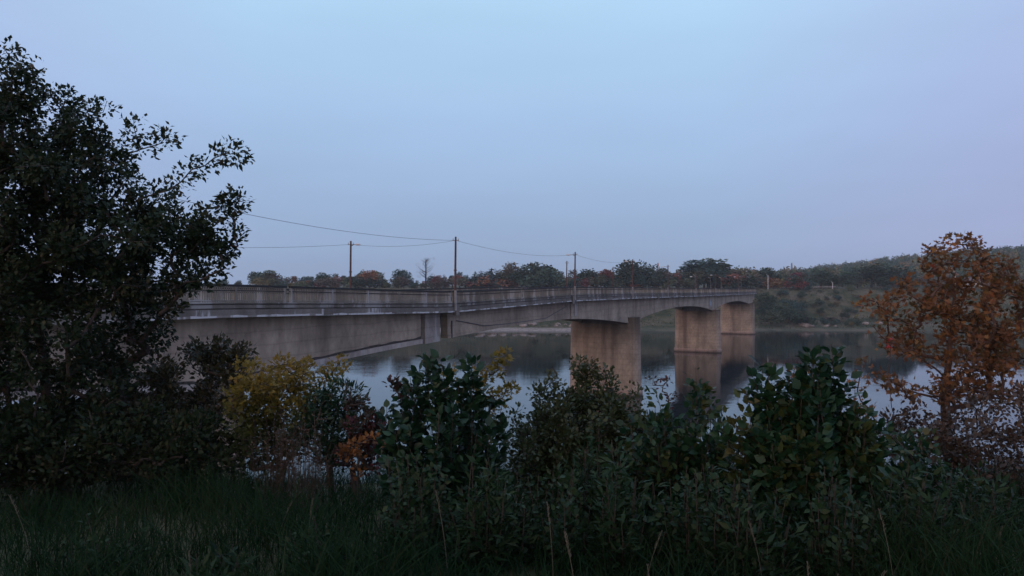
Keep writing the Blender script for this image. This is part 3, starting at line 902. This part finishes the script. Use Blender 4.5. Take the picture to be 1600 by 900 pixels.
plant('shrub', 'thin reddish sprig standing against the water between the two near piers', 'shrub', gbase(1050, 6.0), pts(6.0, (1012, 594), (1020, 602), (1040, 588), (1048, 594), (1055, 610), (1035, 612), (1060, 618), (1045, 625)),
      'ovate', 'l_red', .032, 90, seed=16, spread=.03, twig=.14, tipr=.0025)
plant('shrub', 'leafy mid green bush between the fine shrub and the hazel', 'shrub', gbase(1075, 5.5), np.concatenate([
    ell(150, (1070, 700, 75, 52, 5.5, .4), (1060, 760, 90, 70, 5.4, .4), (1120, 720, 50, 60, 5.4, .3), (1010, 700, 50, 50, 5.5, .3)),
    pts(5.5, (1088, 592), (1098, 602), (1085, 612), (1108, 622), (1025, 625), (1040, 635), (1128, 640), (1012, 640))]),
    'ovate', 'l_hazel', .066, 6500, seed=17, spread=.07, twig=.38, shoots=True, multi=True, tipr=.002)
plant('hazel_shrub', 'large broad leaved green hazel bush at lower right', 'shrub', gbase(1265, 5.0), np.concatenate([
    pts(5.0, (1192, 568), (1200, 585), (1166, 615), (1180, 620), (1268, 545), (1272, 560), (1300, 556), (1308, 575), (1322, 585), (1240, 575), (1215, 600), (1230, 590), (1290, 580), (1345, 630), (1335, 610), (1150, 650), (1362, 660), (1130, 660), (1255, 590), (1318, 610)),
    ell(120, (1265, 660, 95, 75, 5.0, .4), (1260, 750, 120, 80, 4.9, .4), (1190, 690, 60, 50, 5.0, .3), (1345, 720, 60, 70, 4.9, .3))]),
    'ovate', 'l_hazel', .073, 9500, seed=18, spread=.06, twig=.45, shoots=True, multi=True, tipr=.002, updir=.1)
plant('shrub', 'orange tinted sprig on the crest of the hazel bush', 'shrub', gbase(1260, 5.3), pts(5.3, (1240, 578), (1250, 585), (1272, 583), (1235, 590), (1260, 590)), 'ovate', 'l_orange', .045, 60, seed=19, spread=.04, twig=.14, tipr=.002)

Ym = 9.5
tips = np.concatenate([ell(300, (1495, 410, 58, 38, Ym, .5, 1.3), (1505, 470, 75, 40, Ym, .6), (1480, 540, 105, 70, Ym, .8), (1570, 480, 70, 75, Ym, .8), (1420, 480, 55, 22, Ym, .4), (1570, 570, 85, 75, Ym, .8), (1590, 430, 40, 40, Ym, .5), (1485, 600, 60, 35, Ym, .6), (1410, 605, 60, 22, Ym, .5), (1440, 450, 35, 20, Ym, .3)),
                       pts(Ym - .1, (1340, 474), (1355, 478), (1370, 472), (1385, 485), (1345, 560), (1352, 570), (1380, 605), (1395, 500), (1400, 465), (1412, 440), (1365, 510), (1390, 535), (1340, 610), (1360, 640), (1370, 660), (1475, 388), (1450, 392), (1500, 372), (1520, 378), (1540, 392), (1395, 460))])
tips = tips[~((np.abs((tips[:, 0] / tips[:, 1] * F + CX) - 1440) < 60) & (np.abs(HY - (tips[:, 2] - EYE) / tips[:, 1] * F - 575) < 14))]
plant('maple_tree', 'rust-brown autumn maple standing at the right edge', 'tree', gbase(1482, Ym), tips, 'lobed', 'l_rust', .078, 6300, 'barkred',
      trunk=[at(1480, 690, Ym), at(1478, 620, Ym), at(1485, 540, Ym), at(1492, 450, Ym)], seed=21, spread=.1, twig=.45, updir=.0, tipr=.0055, pw=.42, names=('trunk', 'crown'), lift=.15, maxr=.06)
b_ = at(1391, 535, 9.2)
plant('maple_tree', 'young maple sapling with a few scarlet leaves before the rust maple', 'tree', gbase(1400, 9.0), pts(9.2, (1390, 532), (1392, 538), (1388, 536)), 'lobed', 'l_scarlet', .07, 9, 'barkred', seed=22, spread=.03, twig=.08, tipr=.003, names=('trunk', 'crown'))
plant('shrub', 'brownish shrub thicket under the rust maple', 'shrub', gbase(1500, 7.6), ell(190, (1500, 690, 110, 45, 7.6, .6), (1570, 650, 60, 50, 7.7, .5), (1420, 680, 60, 45, 7.5, .5), (1560, 740, 100, 50, 7.3, .5)),
      'ovate', 'l_brown', .05, 6000, seed=23, spread=.12, twig=.4)
plant('shrub', 'dark green low shrub right of the hazel bush', 'shrub', gbase(1400, 5.8), ell(90, (1400, 730, 70, 60, 5.8, .4), (1470, 780, 80, 50, 5.6, .4)), 'ovate', 'l_hazel', .06, 1900, seed=24, spread=.1, twig=.4)

# weeds and nettles before the bushes
weeds = [(760, 800, 4.4, 'leafy weed clump left of the center front'), (860, 810, 4.5, 'leafy weed clump below the fine leaved shrub'), (980, 800, 4.3, 'leafy weed clump at the center front under the pier'),
         (1100, 800, 4.2, 'leafy weed clump before the mid green bush'), (1180, 830, 4.0, 'pale yellowish weed clump at the foot of the hazel'), (1300, 820, 4.1, 'leafy weed clump below the hazel bush'),
         (1420, 810, 4.4, 'leafy weed clump at lower right before the low shrub'), (650, 800, 4.6, 'leafy weed clump below the glossy center bush'), (1530, 800, 4.9, 'leafy weed clump at the right under the brown thicket'),
         (140, 830, 4.2, 'low leafy weed clump in the grass at the far lower left'), (330, 850, 3.9, 'low leafy weed clump in the grass below the olive shrub'), (500, 820, 4.3, 'low leafy weed clump in the grass below the yellow maple shrub'),
         (925, 760, 5.0, 'upright weed clump with pale leaf undersides behind the center front weeds')]
for k, (px, py, Y, lb) in enumerate(weeds):
    plant('weed_clump', lb, 'weed', gbase(px, Y), ell(60 if px > 600 else 22, (px, py - 25, 66, 70, Y, .35), (px, py + 30, 75, 50, Y, .3)) if px > 600 else ell(26, (px, py + 40, 60, 40, Y, .3)), 'ovate' if k % 2 else 'narrow', 'l_weed', .042 if k % 2 else .075, 2200 if px > 600 else 700, 'bark', seed=40 + k, spread=.06, twig=.4, shoots=True, multi=True, tipr=.0016, droop=.1)
for k, (px, Y, lb) in enumerate([(430, 6.6, 'dry brown weed stalks standing before the yellow maple shrub'), (480, 6.3, 'dry brown weed stalks left of the orange sprigs')]):
    plant('dry_weed', lb, 'weed', gbase(px, Y), ell(46, (px, 690, 45, 60, Y, .3)), 'narrow', 'l_brown', .03, 900, 'drystalk', seed=60 + k, spread=.03, twig=.35, multi=True, tipr=.0013)


# ------------------------------------------------------------------ grass
def grass(n=95000):
    R = np.random.default_rng(5)
    Y = 2.0 + 9.5 * R.uniform(0, 1, n) ** 1.35
    X = R.uniform(-.95, .95, n) * (Y + .6)
    keep = np.sin(X * 3.1 + np.sin(Y * 2.3)) * np.cos(Y * 2.7 + X) > R.uniform(-1.6, .6, n)
    X, Y = X[keep], Y[keep]; n = len(X)
    z = ground_z(X, Y) - .02
    h = R.uniform(.14, .40, n) * (1 + .3 * np.sin(X * 1.7 + Y) + .3 * np.sin(X * 4.1 + 2 * np.sin(Y * 3))); wd = R.uniform(.0018, .0042, n)
    a = R.uniform(0, 6.283, n); ln = R.uniform(.05, 1.1, n) * h; la = R.uniform(0, 6.283, n)
    side = np.stack([np.cos(a), np.sin(a), 0 * a], 1) * wd[:, None]
    lean = np.stack([np.cos(la), np.sin(la), 0 * a], 1) * ln[:, None]
    b = np.stack([X, Y, z], 1)
    V = []
    for s, w_ in ((0, 1), (.4, .9), (.75, .6)):
        c = b + lean * s ** 2 + np.array([0, 0, 1]) * (h * s * (1 - .12 * s))[:, None]
        V += [c - side * w_, c + side * w_]
    V.append(b + lean + np.array([0, 0, 1]) * (h * .86)[:, None])
    V = np.stack(V, 1).reshape(-1, 3)
    off = (np.arange(n) * 7)[:, None, None]
    Q = (np.array([(0, 1, 3, 2), (2, 3, 5, 4)])[None] + off).reshape(-1, 4); T = (np.array([(4, 5, 6)])[None] + off).reshape(-1, 3)
    t = np.clip(R.beta(2, 3.4, n) + .28 * np.sin(X * 1.1 + 1.7 * np.sin(Y * .9)) * np.cos(Y * 1.3 + X * .4), 0, 1)
    tag(link('grass', mesh_np('grass', V, [Q, T], M['l_grass'], np.repeat(t, 7))), 'dark green uncut grass covering the near bank', 'grass', None, 'stuff')


grass()


def stalk_mesh(seed):
    R = np.random.default_rng(seed); mb = MB(); h = .62; bend = R.uniform(.04, .2)
    P = [np.array([bend * s ** 2, 0, h * s]) for s in np.linspace(0, 1, 8)]
    mb.tube(P, [.0017] * 8, 4); st = mb
    hd = MB()
    for s in np.linspace(.80, 1.0, 12):
        c = np.array([bend * s ** 2, 0, h * s])
        for q in range(3):
            a = R.uniform(0, 6.28); d = np.array([math.cos(a) * .010, math.sin(a) * .010, .017])
            hd.tube([c, c + d * .5, c + d], [.0008, .0018, .0006], 4)
    return st, hd


def px_keep(px, i): return i % 2 == 0 if px > 620 else i % 3 == 0


protos = []
for k in range(3):
    st, hd = stalk_mesh(70 + k)
    a = st.build('stem', M['straw']); b2 = hd.build('seed_head', M['straw'])
    protos.append((a.data, b2.data)); bpy.data.objects.remove(a); bpy.data.objects.remove(b2)
spots = [(1270, 3.1), (1286, 3.0), (1305, 3.2), (1322, 3.0), (1340, 3.1), (1212, 3.2), (1195, 3.6), (1165, 3.5), (1020, 3.2), (1038, 3.1), (1006, 3.6), (872, 3.3), (865, 3.8), (1150, 4.2), (905, 3.2), (748, 3.4), (700, 3.9), (685, 3.6),
         (660, 3.2), (600, 4.4), (575, 3.6), (478, 4.3), (500, 3.8), (540, 3.2), (430, 4.6), (385, 3.8), (350, 4.4), (300, 3.6), (255, 4.4), (215, 4.0), (178, 4.6), (120, 3.4), (95, 4.8), (50, 4.2), (25, 5.2), (1500, 4.0), (1515, 4.2), (1468, 4.1), (1555, 3.8), (1580, 4.4), (1400, 3.6), (1385, 3.3)]
for k, (px, Y) in enumerate([q for i_, q in enumerate(spots) if px_keep(q[0], i_)]):
    b = gbase(px, Y, -.02)
    side_ = 'at the lower right' if px > 1130 else ('in the lower middle' if px > 620 else 'at the lower left')
    o = thing('grass_stalk', b, 'thin pale dry grass stalk with a seed head ' + side_, 'grass stalk', 'seed stalks ' + side_)
    o.rotation_euler = (0, 0, random.uniform(0, 6.28)); s = random.uniform(.5, .85); o.scale = (s, s, s)
    st, hd = protos[k % 3]
    link('stem', st, o); link('seed_head', hd, o)

# ------------------------------------------------------------------ far bank trees
def crown(kind, seed):
    R = np.random.default_rng(seed)
    cs = []
    if kind == 'round':
        for k in range(9):
            a = R.uniform(0, 6.28); r = R.uniform(0, .27); cs.append((r * math.cos(a), r * math.sin(a), R.uniform(.35, .80), R.uniform(.14, .24)))
        cs.append((0, 0, .55, .3))
    elif kind == 'tall':
        for k in range(10):
            a = R.uniform(0, 6.28); z = R.uniform(.3, .92); r = R.uniform(0, .17) * (1.15 - z); cs.append((r * math.cos(a), r * math.sin(a), z, R.uniform(.09, .16)))
        cs.append((0, 0, .5, .17))
    elif kind == 'spruce':
        for k in range(10):
            z = .12 + .085 * k; w_ = .2 * (1.03 - z)
            for q in range(5):
                a = R.uniform(0, 6.28); cs.append((w_ * .7 * math.cos(a), w_ * .7 * math.sin(a), z, w_ * .55 + .015))
    elif kind == 'bush':
        for k in range(9):
            a = R.uniform(0, 6.28); r = R.uniform(0, .6); cs.append((r * math.cos(a), r * math.sin(a), R.uniform(.25, .72), R.uniform(.2, .32)))
    elif kind == 'bare':
        for k in range(26):
            a = R.uniform(0, 6.28); z = R.uniform(.35, 1.0); r = R.uniform(.02, .22) * (1 - .5 * abs(z - .65)); cs.append((r * math.cos(a), r * math.sin(a), z, .05))
    cs = np.array(cs); n = {'round': 1000, 'tall': 800, 'spruce': 900, 'bush': 800, 'bare': 700}[kind]
    wgt = cs[:, 3] ** 2; wgt /= wgt.sum(); i = R.choice(len(cs), n, p=wgt)
    d = R.normal(size=(n, 3)); d /= np.linalg.norm(d, axis=1)[:, None]
    P = cs[i, :3] + d * (cs[i, 3] * R.uniform(.35, 1, n) ** .5)[:, None]
    clump = R.uniform(0, 1, len(cs))[i] * .6 + R.uniform(0, 1, n) * .4
    s = {'round': .05, 'tall': .042, 'spruce': .034, 'bush': .075, 'bare': .013}[kind] * R.uniform(.6, 1.3, n)
    dd = R.normal(size=(n, 3)) + d * .6; nr = R.normal(size=(n, 3))
    if kind == 'spruce': dd[:, 2] -= .8
    return leaves_mesh('crown', P, dd, nr, s * 1.5, clump, 'narrow' if kind in ('bare',) else 'simple', FAR['dark green'], np.zeros(3))


def trunk_mesh(kind):
    mb = MB(); top = {'round': .6, 'tall': .8, 'spruce': .95, 'bush': .4, 'bare': .97}[kind]
    mb.tube([(0, 0, -.06), (.01, 0, top * .5), (0, .01, top)], [.022, .016, .006], 6)
    R = np.random.default_rng(3)
    for k in range(5 if kind != 'bare' else 22):
        z = R.uniform(.25, top * .95); a = R.uniform(0, 6.28); L = R.uniform(.1, .24) * (1.1 - z * .5)
        mb.tube([(0, 0, z), (L * math.cos(a) * .6, L * math.sin(a) * .6, z + L * .5), (L * math.cos(a), L * math.sin(a), z + L)], [.008, .005, .002], 4)
    o = mb.build('trunk', M['bark']); me = o.data; bpy.data.objects.remove(o); return me


CROWNS = {k: [crown(k, 100 + 7 * i + j) for j in range(4 if k in ('round', 'bush', 'tall') else 2)] for i, k in enumerate(('round', 'tall', 'spruce', 'bush', 'bare'))}
TRUNKS = {k: trunk_mesh(k) for k in CROWNS}
forest = []
SHAPE = {'round': 'round tree', 'tall': 'tall narrow tree', 'spruce': 'spruce', 'bush': 'bush', 'bare': 'bare birch'}


def ftree(px, ytop_, Y, kind, colr, wide=1.0, lab=None):
    X = (px - CX) / F * Y; g = float(ground_z(X, Y)); H = max(2.5, (at(px, ytop_, Y)[2] - g) / .94); wide *= 1.45 if kind not in ('spruce', 'tall') else 1.6
    forest.append((px, Y, kind, colr, H, wide, X, g, lab))


cols_mix = ['dark green'] * 5 + ['blue green'] * 3 + ['olive green'] * 6 + ['grey brown'] * 5 + ['orange brown'] * 1 + ['rust red'] * 1 + ['ochre'] * 1
# skyline read off the photograph: (px, top row)
sky_x = [100, 380, 400, 425, 440, 460, 500, 520, 545, 560, 575, 590, 605, 625, 645, 665, 690, 712, 735, 760, 775, 800, 820, 840, 860, 880, 900, 930, 960, 985, 1010, 1030, 1060, 1090, 1105, 1120, 1140, 1170, 1200, 1230, 1260, 1290, 1330, 1380, 1420, 1460, 1600]
sky_y = [436, 434, 428, 426, 434, 434, 431, 428, 430, 427, 426, 428, 438, 424, 436, 438, 430, 428, 428, 425, 423, 418, 428, 416, 418, 428, 424, 422, 424, 418, 420, 424, 424, 418, 410, 414, 418, 423, 420, 426, 424, 424, 424, 424, 424, 424, 424]
feat = [(497, 440, 305, 'bush', 'rust red', .8, 'small red bush peeking over the railing, left of the leftmost pole'), (523, 441, 305, 'bush', 'orange brown', .7, None), (508, 427, 312, 'round', 'dark green', 1.1, None),
        (577, 422, 305, 'round', 'rust red', 1.15, 'big rust-red round tree between the leftmost pole and the tallest pole'), (560, 429, 306, 'round', 'grey brown', 1., None), (627, 421, 312, 'round', 'blue green', .9, None),
        (665, 406, 318, 'bare', 'grey brown', 1.1, 'tall bare birch standing alone on the skyline left of the tallest pole'), (684, 430, 306, 'round', 'rust red', 1., None), (718, 430, 309, 'round', 'rust red', 1., None),
        (742, 424, 303, 'spruce', 'blue green', 1.6, None), (752, 423, 303.5, 'spruce', 'blue green', 1.5, None), (759, 424, 303, 'spruce', 'blue green', 1.5, None), (769, 419, 303.5, 'spruce', 'blue green', 1.9, None),
        (799, 410, 314, 'tall', 'grey brown', 1.25, 'tall grey-brown narrow tree in the middle of the far treeline'), (815, 420, 310, 'round', 'olive green', 1., None), (799, 437, 302, 'bush', 'orange brown', 1.2, 'low orange-brown round bush below the tall grey-brown tree'),
        (838, 410, 308, 'round', 'dark green', 1.1, 'large dark tree with a stepped crown left of the first pier'), (853, 414, 310, 'round', 'dark green', 1.1, None), (872, 425, 306, 'spruce', 'dark green', 1.3, None),
        (918, 420, 312, 'round', 'dark green', 1.1, None), (945, 421, 313, 'round', 'rust red', .8, None), (984, 406, 309, 'round', 'dark green', .95, 'tall round dark tree above the first pier, by a thin pole'),
        (1013, 416, 311, 'round', 'dark green', 1.1, None), (1085, 408, 314, 'tall', 'blue green', 1.5, None), (1105, 408, 311, 'round', 'blue green', .9, None), (1121, 405, 313, 'tall', 'dark green', 1.5, None), (1076, 413, 315, 'spruce', 'blue green', 1., None),
        (1283, 421, 304, 'round', 'dark green', 1.35, None), (1330, 424, 305, 'round', 'dark green', 1.3, None), (1362, 415, 306, 'round', 'dark green', 1.35, None), (1388, 413, 307, 'round', 'dark green', 1.4, None), (1412, 420, 308, 'round', 'dark green', 1.3, None), (1300, 428, 306, 'bush', 'dark green', 1., None)]
for f in feat: ftree(*f)
R = random.Random(11)
x = 110.0
while x < 1262:                       # middle row that makes the skyline
    yt = np.interp(x, sky_x, sky_y) + R.uniform(-4, 6)
    k = R.choice(['round', 'round', 'tall', 'tall', 'round', 'spruce']) if not 732 < x < 778 else 'spruce'
    ftree(x, yt, R.uniform(316, 350), k, R.choice(cols_mix), R.uniform(.9, 1.3)); x += R.uniform(8, 13) if x > 380 else 24
x = 120.0
while x < 1262:                       # lower front row
    yt = np.interp(x, sky_x, sky_y) + (R.uniform(3, 9) if x < 720 else R.uniform(5, 15))
    ftree(x, yt, R.uniform(301, 309), R.choice(['bush', 'bush', 'round']), R.choice(cols_mix), R.uniform(1.0, 1.4)); x += R.uniform(10, 15) if x > 380 else 28
for k in range(64):                   # scrub on the slope right of the bridge
    px = R.uniform(1186, 1345) if k < 50 else R.uniform(1345, 1600); Y = R.uniform(259, 296) if k < 50 else R.uniform(285, 298)
    X = (px - CX) / F * Y; g = float(ground_z(X, Y)); H = R.uniform(3.0, 5.6) if px < 1265 and Y < 285 else R.uniform(1.2, 2.6)
    forest.append((px, Y, 'bush', R.choice(['dark green', 'dark green', 'olive green', 'blue green']), H, R.uniform(1.1, 1.5), X, g, None))
for k in range(34):                   # low scrub dotted over the slope
    px = R.uniform(1190, 1480); Y = R.uniform(258, 298); X = (px - CX) / F * Y; g = float(ground_z(X, Y))
    forest.append((px, Y, 'bush', R.choice(['grey brown', 'olive green', 'ochre', 'dark green', 'grey brown']), R.uniform(.8, 2.2), R.uniform(1.2, 1.9), X, g, None))
for k in range(24):                   # scrub on the slope under the bridge
    px = R.uniform(700, 1190); Y = R.uniform(268, 296); X = (px - CX) / F * Y; g = float(ground_z(X, Y))
    forest.append((px, Y, 'bush', R.choice(['dark green', 'olive green', 'grey brown']), R.uniform(1.6, 3.6), R.uniform(1.1, 1.5), X, g, None))
for k in range(14):
    px = R.uniform(1275, 1620); ftree(px, R.uniform(428, 438), R.uniform(303, 316), R.choice(['bush', 'round']), R.choice(cols_mix), 1.2)

ZONES = [(0, 548, 'left of the leftmost pole'), (548, 712, 'between the leftmost and tallest poles'), (712, 900, 'between the tallest pole and first pier'), (900, 1003, 'above the first pier'),
         (1003, 1127, 'above the middle pier'), (1127, 1188, 'above the last pier'), (1188, 1262, 'right of the bridge end'), (1262, 1345, 'left of the rust maple'), (1345, 1700, 'behind the rust maple')]
ORD = ['first', 'second', 'third', 'fourth', 'fifth', 'sixth', 'seventh', 'eighth', 'ninth', 'tenth', 'eleventh', 'twelfth', 'thirteenth', 'fourteenth', 'fifteenth', 'sixteenth', 'seventeenth', 'eighteenth', 'nineteenth', 'twentieth']
groups = {}
for f in forest:
    zn = next(z for z in ZONES if z[0] <= f[0] < z[1])
    row = 'on the far slope' if f[1] < 299 else ('in the front row' if f[1] < 310 else 'in the back row')
    if f[8] is None: groups.setdefault((f[3], f[2], zn[2], row), []).append(f)
lab = {}
for (c, k, z, row), fs in groups.items():
    fs.sort(key=lambda f: f[0])
    for i, f in enumerate(fs):
        pre = '' if len(fs) == 1 else ORD[i] + '-from-left '
        lab[id(f)] = f'{pre}{c} {SHAPE[k]} {row}, {z}'.replace('tall narrow', 'narrow')
for i, f in enumerate(forest):
    px, Y, kind, colr, H, wide, X, g, lb = f
    o = thing({'round': 'broadleaf_tree', 'tall': 'poplar_tree', 'spruce': 'spruce_tree', 'bush': 'bush', 'bare': 'birch_tree'}[kind], (X, Y, g), lb or lab[id(f)],
              'bush' if kind == 'bush' else 'tree', 'bushes on the far bank' if kind == 'bush' else 'trees on the far bank')
    o.rotation_euler = (0, 0, random.uniform(0, 6.28)); w_ = H * wide * random.uniform(.92, 1.1); o.scale = (w_, w_, H)
    tr = link('trunk', TRUNKS[kind], o)
    cr = link('crown', CROWNS[kind][i % len(CROWNS[kind])], o)
    cr.material_slots[0].link = 'OBJECT'; cr.material_slots[0].material = FAR[colr]


def hill_forest():
    """the wooded hill on the right reads as one mass: many crowns, one object"""
    R = np.random.default_rng(9); V, Fq, T, mi = [], [], [], []; n0 = 0; allP = []
    names = list(FAR); prob = np.array([.34, .24, .24, .12, .03, .02, .01])
    nb_ = 2600
    X = R.uniform(90, 520, nb_); Y = R.uniform(350, 640, nb_)
    keep = (X / Y * F + CX > 1110) & (X / Y < .95); X, Y = X[keep], Y[keep]
    Z = ground_z(X, Y)
    tv, tf, _ = leaf_tpl('simple')
    Ps, Ds, Ss, Ts, Ms = [], [], [], [], []
    for x_, y_, z_ in zip(X, Y, Z):
        h = R.uniform(7, 10.5); m = int(R.choice(7, p=prob)); n = 110
        d = R.normal(size=(n, 3)); d /= np.linalg.norm(d, axis=1)[:, None]
        lob = 1 + .22 * np.sin(d[:, 0] * 5 + x_) * np.cos(d[:, 2] * 4 + y_)
        P = np.array([x_, y_, z_ + h * .55]) + d * (R.uniform(.5, 1, n) ** .5 * lob)[:, None] * np.array([h * .36, h * .36, h * .47])
        Ps.append(P); Ds.append(R.normal(size=(n, 3)) + d * .6); Ss.append(R.uniform(.6, 1.3, n) * h * .13); Ts.append(R.uniform(0, 1, n)); Ms.append(np.full(n, m))
    P = np.concatenate(Ps); D = np.concatenate(Ds); S = np.concatenate(Ss); t = np.concatenate(Ts); m = np.concatenate(Ms)
    me = leaves_mesh('forest', P, D, R.normal(size=P.shape), S, t, 'simple', FAR[names[0]], np.zeros(3))
    for k in names[1:]: me.materials.append(FAR[k])
    me.polygons.foreach_set('material_index', np.repeat(m, len(tf)).astype(np.int32))
    tag(link('forest', me), 'mixed autumn forest covering the hill on the far right', 'forest', None, 'stuff')


hill_forest()


def brush():
    R = np.random.default_rng(21); n = 60000
    X = R.uniform(-90, 330, n); Y = R.uniform(255, 301, n)
    f = np.sin(X * .23 + 1.5 * np.sin(Y * .31)) * np.cos(Y * .27 + .8 * np.sin(X * .11)) + .5 * np.sin(X * .71 + Y * .5)
    k = f > R.uniform(-1.3, .9, n); X, Y, f = X[k], Y[k], f[k]; n = len(X)
    P = np.stack([X, Y, ground_z(X, Y) + R.uniform(0, 1, n) * (.25 + .55 * np.clip(f, 0, 1.4))], 1)
    D = R.normal(size=(n, 3)) * .5 + np.array([0, 0, .8]); t = np.clip(.5 + .3 * np.sin(X * .13 + 2) * np.sin(Y * .2) + R.normal(size=n) * .2, 0, 1)
    tag(link('brush', leaves_mesh('brush', P, D, R.normal(size=P.shape), R.uniform(.3, .75, n), t, 'narrow', M['l_brush'], np.zeros(3))), 'rough brown and green brush covering the far bank slope', 'brush', None, 'stuff')


brush()

# road and guard rail on the far bank
mb = MB(); mb.sweep([[(x_, 303, float(ground_z(x_, 305)) + .12), (x_, 308, float(ground_z(x_, 305)) + .12), (x_, 308, float(ground_z(x_, 305)) - .3), (x_, 303, float(ground_z(x_, 305)) - .3)] for x_ in np.linspace(80, 330, 50)])
tag(mb.build('road', M['asphalt']), kind='structure')
gr = thing('guard_rail', at(1290, 450, 301), 'pale guard rail along the far bank road right of the bridge', 'guard rail')
mb = MB(); q = [np.array([x_, 301.5 + .6 * math.sin(x_ * .06), float(ground_z(x_, 301.5)) + .75]) for x_ in np.linspace(120, 133, 8)]
mb.sweep([[p + [0, -.04, -.16], p + [0, .04, -.16], p + [0, .04, .16], p + [0, -.04, .16]] for p in q]); mb.build('beam', M['galv'], gr)
for p in q[::2]:
    mb = MB(); mb.box(p + [0, .12, -.45], (.12, .12, 1.0)); mb.build('post', M['steel'], gr)

# ------------------------------------------------------------------ haze, sky, light, camera
HZ = 0.00024
mb = MB(); mb.box((0, 700, 26), (3300, 1800, 61))
m, nt, n, l = new_mat('evening haze')
out = N(n, 'ShaderNodeOutputMaterial'); pv = N(n, 'ShaderNodeVolumePrincipled')
pv.inputs['Color'].default_value = (.86, .9, .97, 1); pv.inputs['Density'].default_value = HZ; pv.inputs['Anisotropy'].default_value = .1
l.new(pv.outputs[0], out.inputs['Volume'])
hz = mb.build('haze', m); tag(hz, 'thin evening haze over the river and far bank', 'haze', None, 'stuff')

SUN_EL, SUN_AZ = math.radians(7), math.radians(215)      # low glow behind the camera, to the left (azimuth clockwise from +Y)
w = bpy.data.worlds.new('World'); sc.world = w; w.use_nodes = True
nt = w.node_tree; n = nt.nodes; l = nt.links; n.clear()
out = N(n, 'ShaderNodeOutputWorld'); bg = N(n, 'ShaderNodeBackground'); bg.inputs['Strength'].default_value = .1
sky = N(n, 'ShaderNodeTexSky', sky_type='NISHITA', sun_disc=False, sun_elevation=SUN_EL, sun_rotation=SUN_AZ)
tc = N(n, 'ShaderNodeTexCoord'); sx = N(n, 'ShaderNodeSeparateXYZ'); l.new(tc.outputs['Generated'], sx.inputs[0])
rp = ramp(n, [(0, (.30, .41, .62)), (.08, (.31, .43, .655)), (.2, (.375, .54, .80)), (.36, (.46, .69, .94)), (.7, (.47, .66, .94)), (1, (.40, .56, .86))])
l.new(sx.outputs['Z'], rp.inputs['Fac'])
# pinkish anti-twilight to the sides and warm afterglow low behind the camera
an = N(n, 'ShaderNodeMath', operation='MULTIPLY'); an.inputs[1].default_value = -.82; l.new(sx.outputs['X'], an.inputs[0])
ax = N(n, 'ShaderNodeMath', operation='MAXIMUM'); l.new(sx.outputs['X'], ax.inputs[0]); l.new(an.outputs[0], ax.inputs[1])
mr = N(n, 'ShaderNodeMapRange'); mr.inputs[1].default_value = .26; mr.inputs[2].default_value = .72; mr.inputs[4].default_value = .62; l.new(ax.outputs[0], mr.inputs[0])
mx = N(n, 'ShaderNodeMix', data_type='RGBA'); mx.inputs[7].default_value = (.42, .40, .72, 1); l.new(mr.outputs[0], mx.inputs[0]); l.new(rp.outputs[0], mx.inputs[6])
dt = N(n, 'ShaderNodeVectorMath', operation='DOT_PRODUCT'); dt.inputs[1].default_value = (math.sin(SUN_AZ), math.cos(SUN_AZ), .12); l.new(tc.outputs['Generated'], dt.inputs[0])
m2 = N(n, 'ShaderNodeMapRange'); m2.inputs[1].default_value = .3; m2.inputs[2].default_value = 1.0; m2.inputs[4].default_value = .9; l.new(dt.outputs['Value'], m2.inputs[0])
mx2 = N(n, 'ShaderNodeMix', data_type='RGBA'); mx2.inputs[7].default_value = (.95, .62, .50, 1); l.new(m2.outputs[0], mx2.inputs[0]); l.new(mx.outputs[2], mx2.inputs[6])
cl = N(n, 'ShaderNodeTexNoise', _Scale=2.2, _Detail=6.0); cm = N(n, 'ShaderNodeMapping'); cm.inputs['Scale'].default_value = (1, 1, 5)
l.new(tc.outputs['Generated'], cm.inputs[0]); l.new(cm.outputs[0], cl.inputs['Vector'])
cr_ = N(n, 'ShaderNodeMapRange'); cr_.inputs[1].default_value = .3; cr_.inputs[2].default_value = .7; cr_.inputs[3].default_value = .96; cr_.inputs[4].default_value = 1.04; l.new(cl.outputs['Fac'], cr_.inputs[0])
cs_ = N(n, 'ShaderNodeVectorMath', operation='SCALE'); l.new(mx2.outputs[2], cs_.inputs[0]); l.new(cr_.outputs[0], cs_.inputs['Scale'])
sc10 = N(n, 'ShaderNodeVectorMath', operation='SCALE'); sc10.inputs['Scale'].default_value = 10.0; l.new(cs_.outputs[0], sc10.inputs[0])
mx3 = N(n, 'ShaderNodeMix', data_type='RGBA'); mx3.inputs[0].default_value = .06; l.new(sc10.outputs[0], mx3.inputs[6]); l.new(sky.outputs[0], mx3.inputs[7])
l.new(mx3.outputs[2], bg.inputs['Color']); l.new(bg.outputs[0], out.inputs[0])

sd = bpy.data.lights.new('sun', 'SUN'); sd.energy = .35; sd.angle = math.radians(20); sd.color = (1, .72, .56)
so = link('sun', sd); so.rotation_euler = (math.radians(90) - SUN_EL, 0, -SUN_AZ + math.pi)

cd = bpy.data.cameras.new('camera'); cd.sensor_width = 36; cd.lens = 36 * F / 1600; cd.clip_end = 5000; cd.clip_start = .05
co = link('camera', cd); co.location = (0, 0, EYE); co.rotation_euler = (math.radians(90) - math.atan((450 - HY) / F), 0, 0)
sc.camera = co
vs = sc.view_settings; vs.view_transform = 'Standard'; vs.look = 'None'; vs.gamma = 1; vs.exposure = .06
sc.render.engine = 'CYCLES'; cy = sc.cycles
cy.use_denoising = True
cy.max_bounces = 6; cy.diffuse_bounces = 3; cy.glossy_bounces = 3; cy.transmission_bounces = 3; cy.volume_bounces = 1; cy.transparent_max_bounces = 8
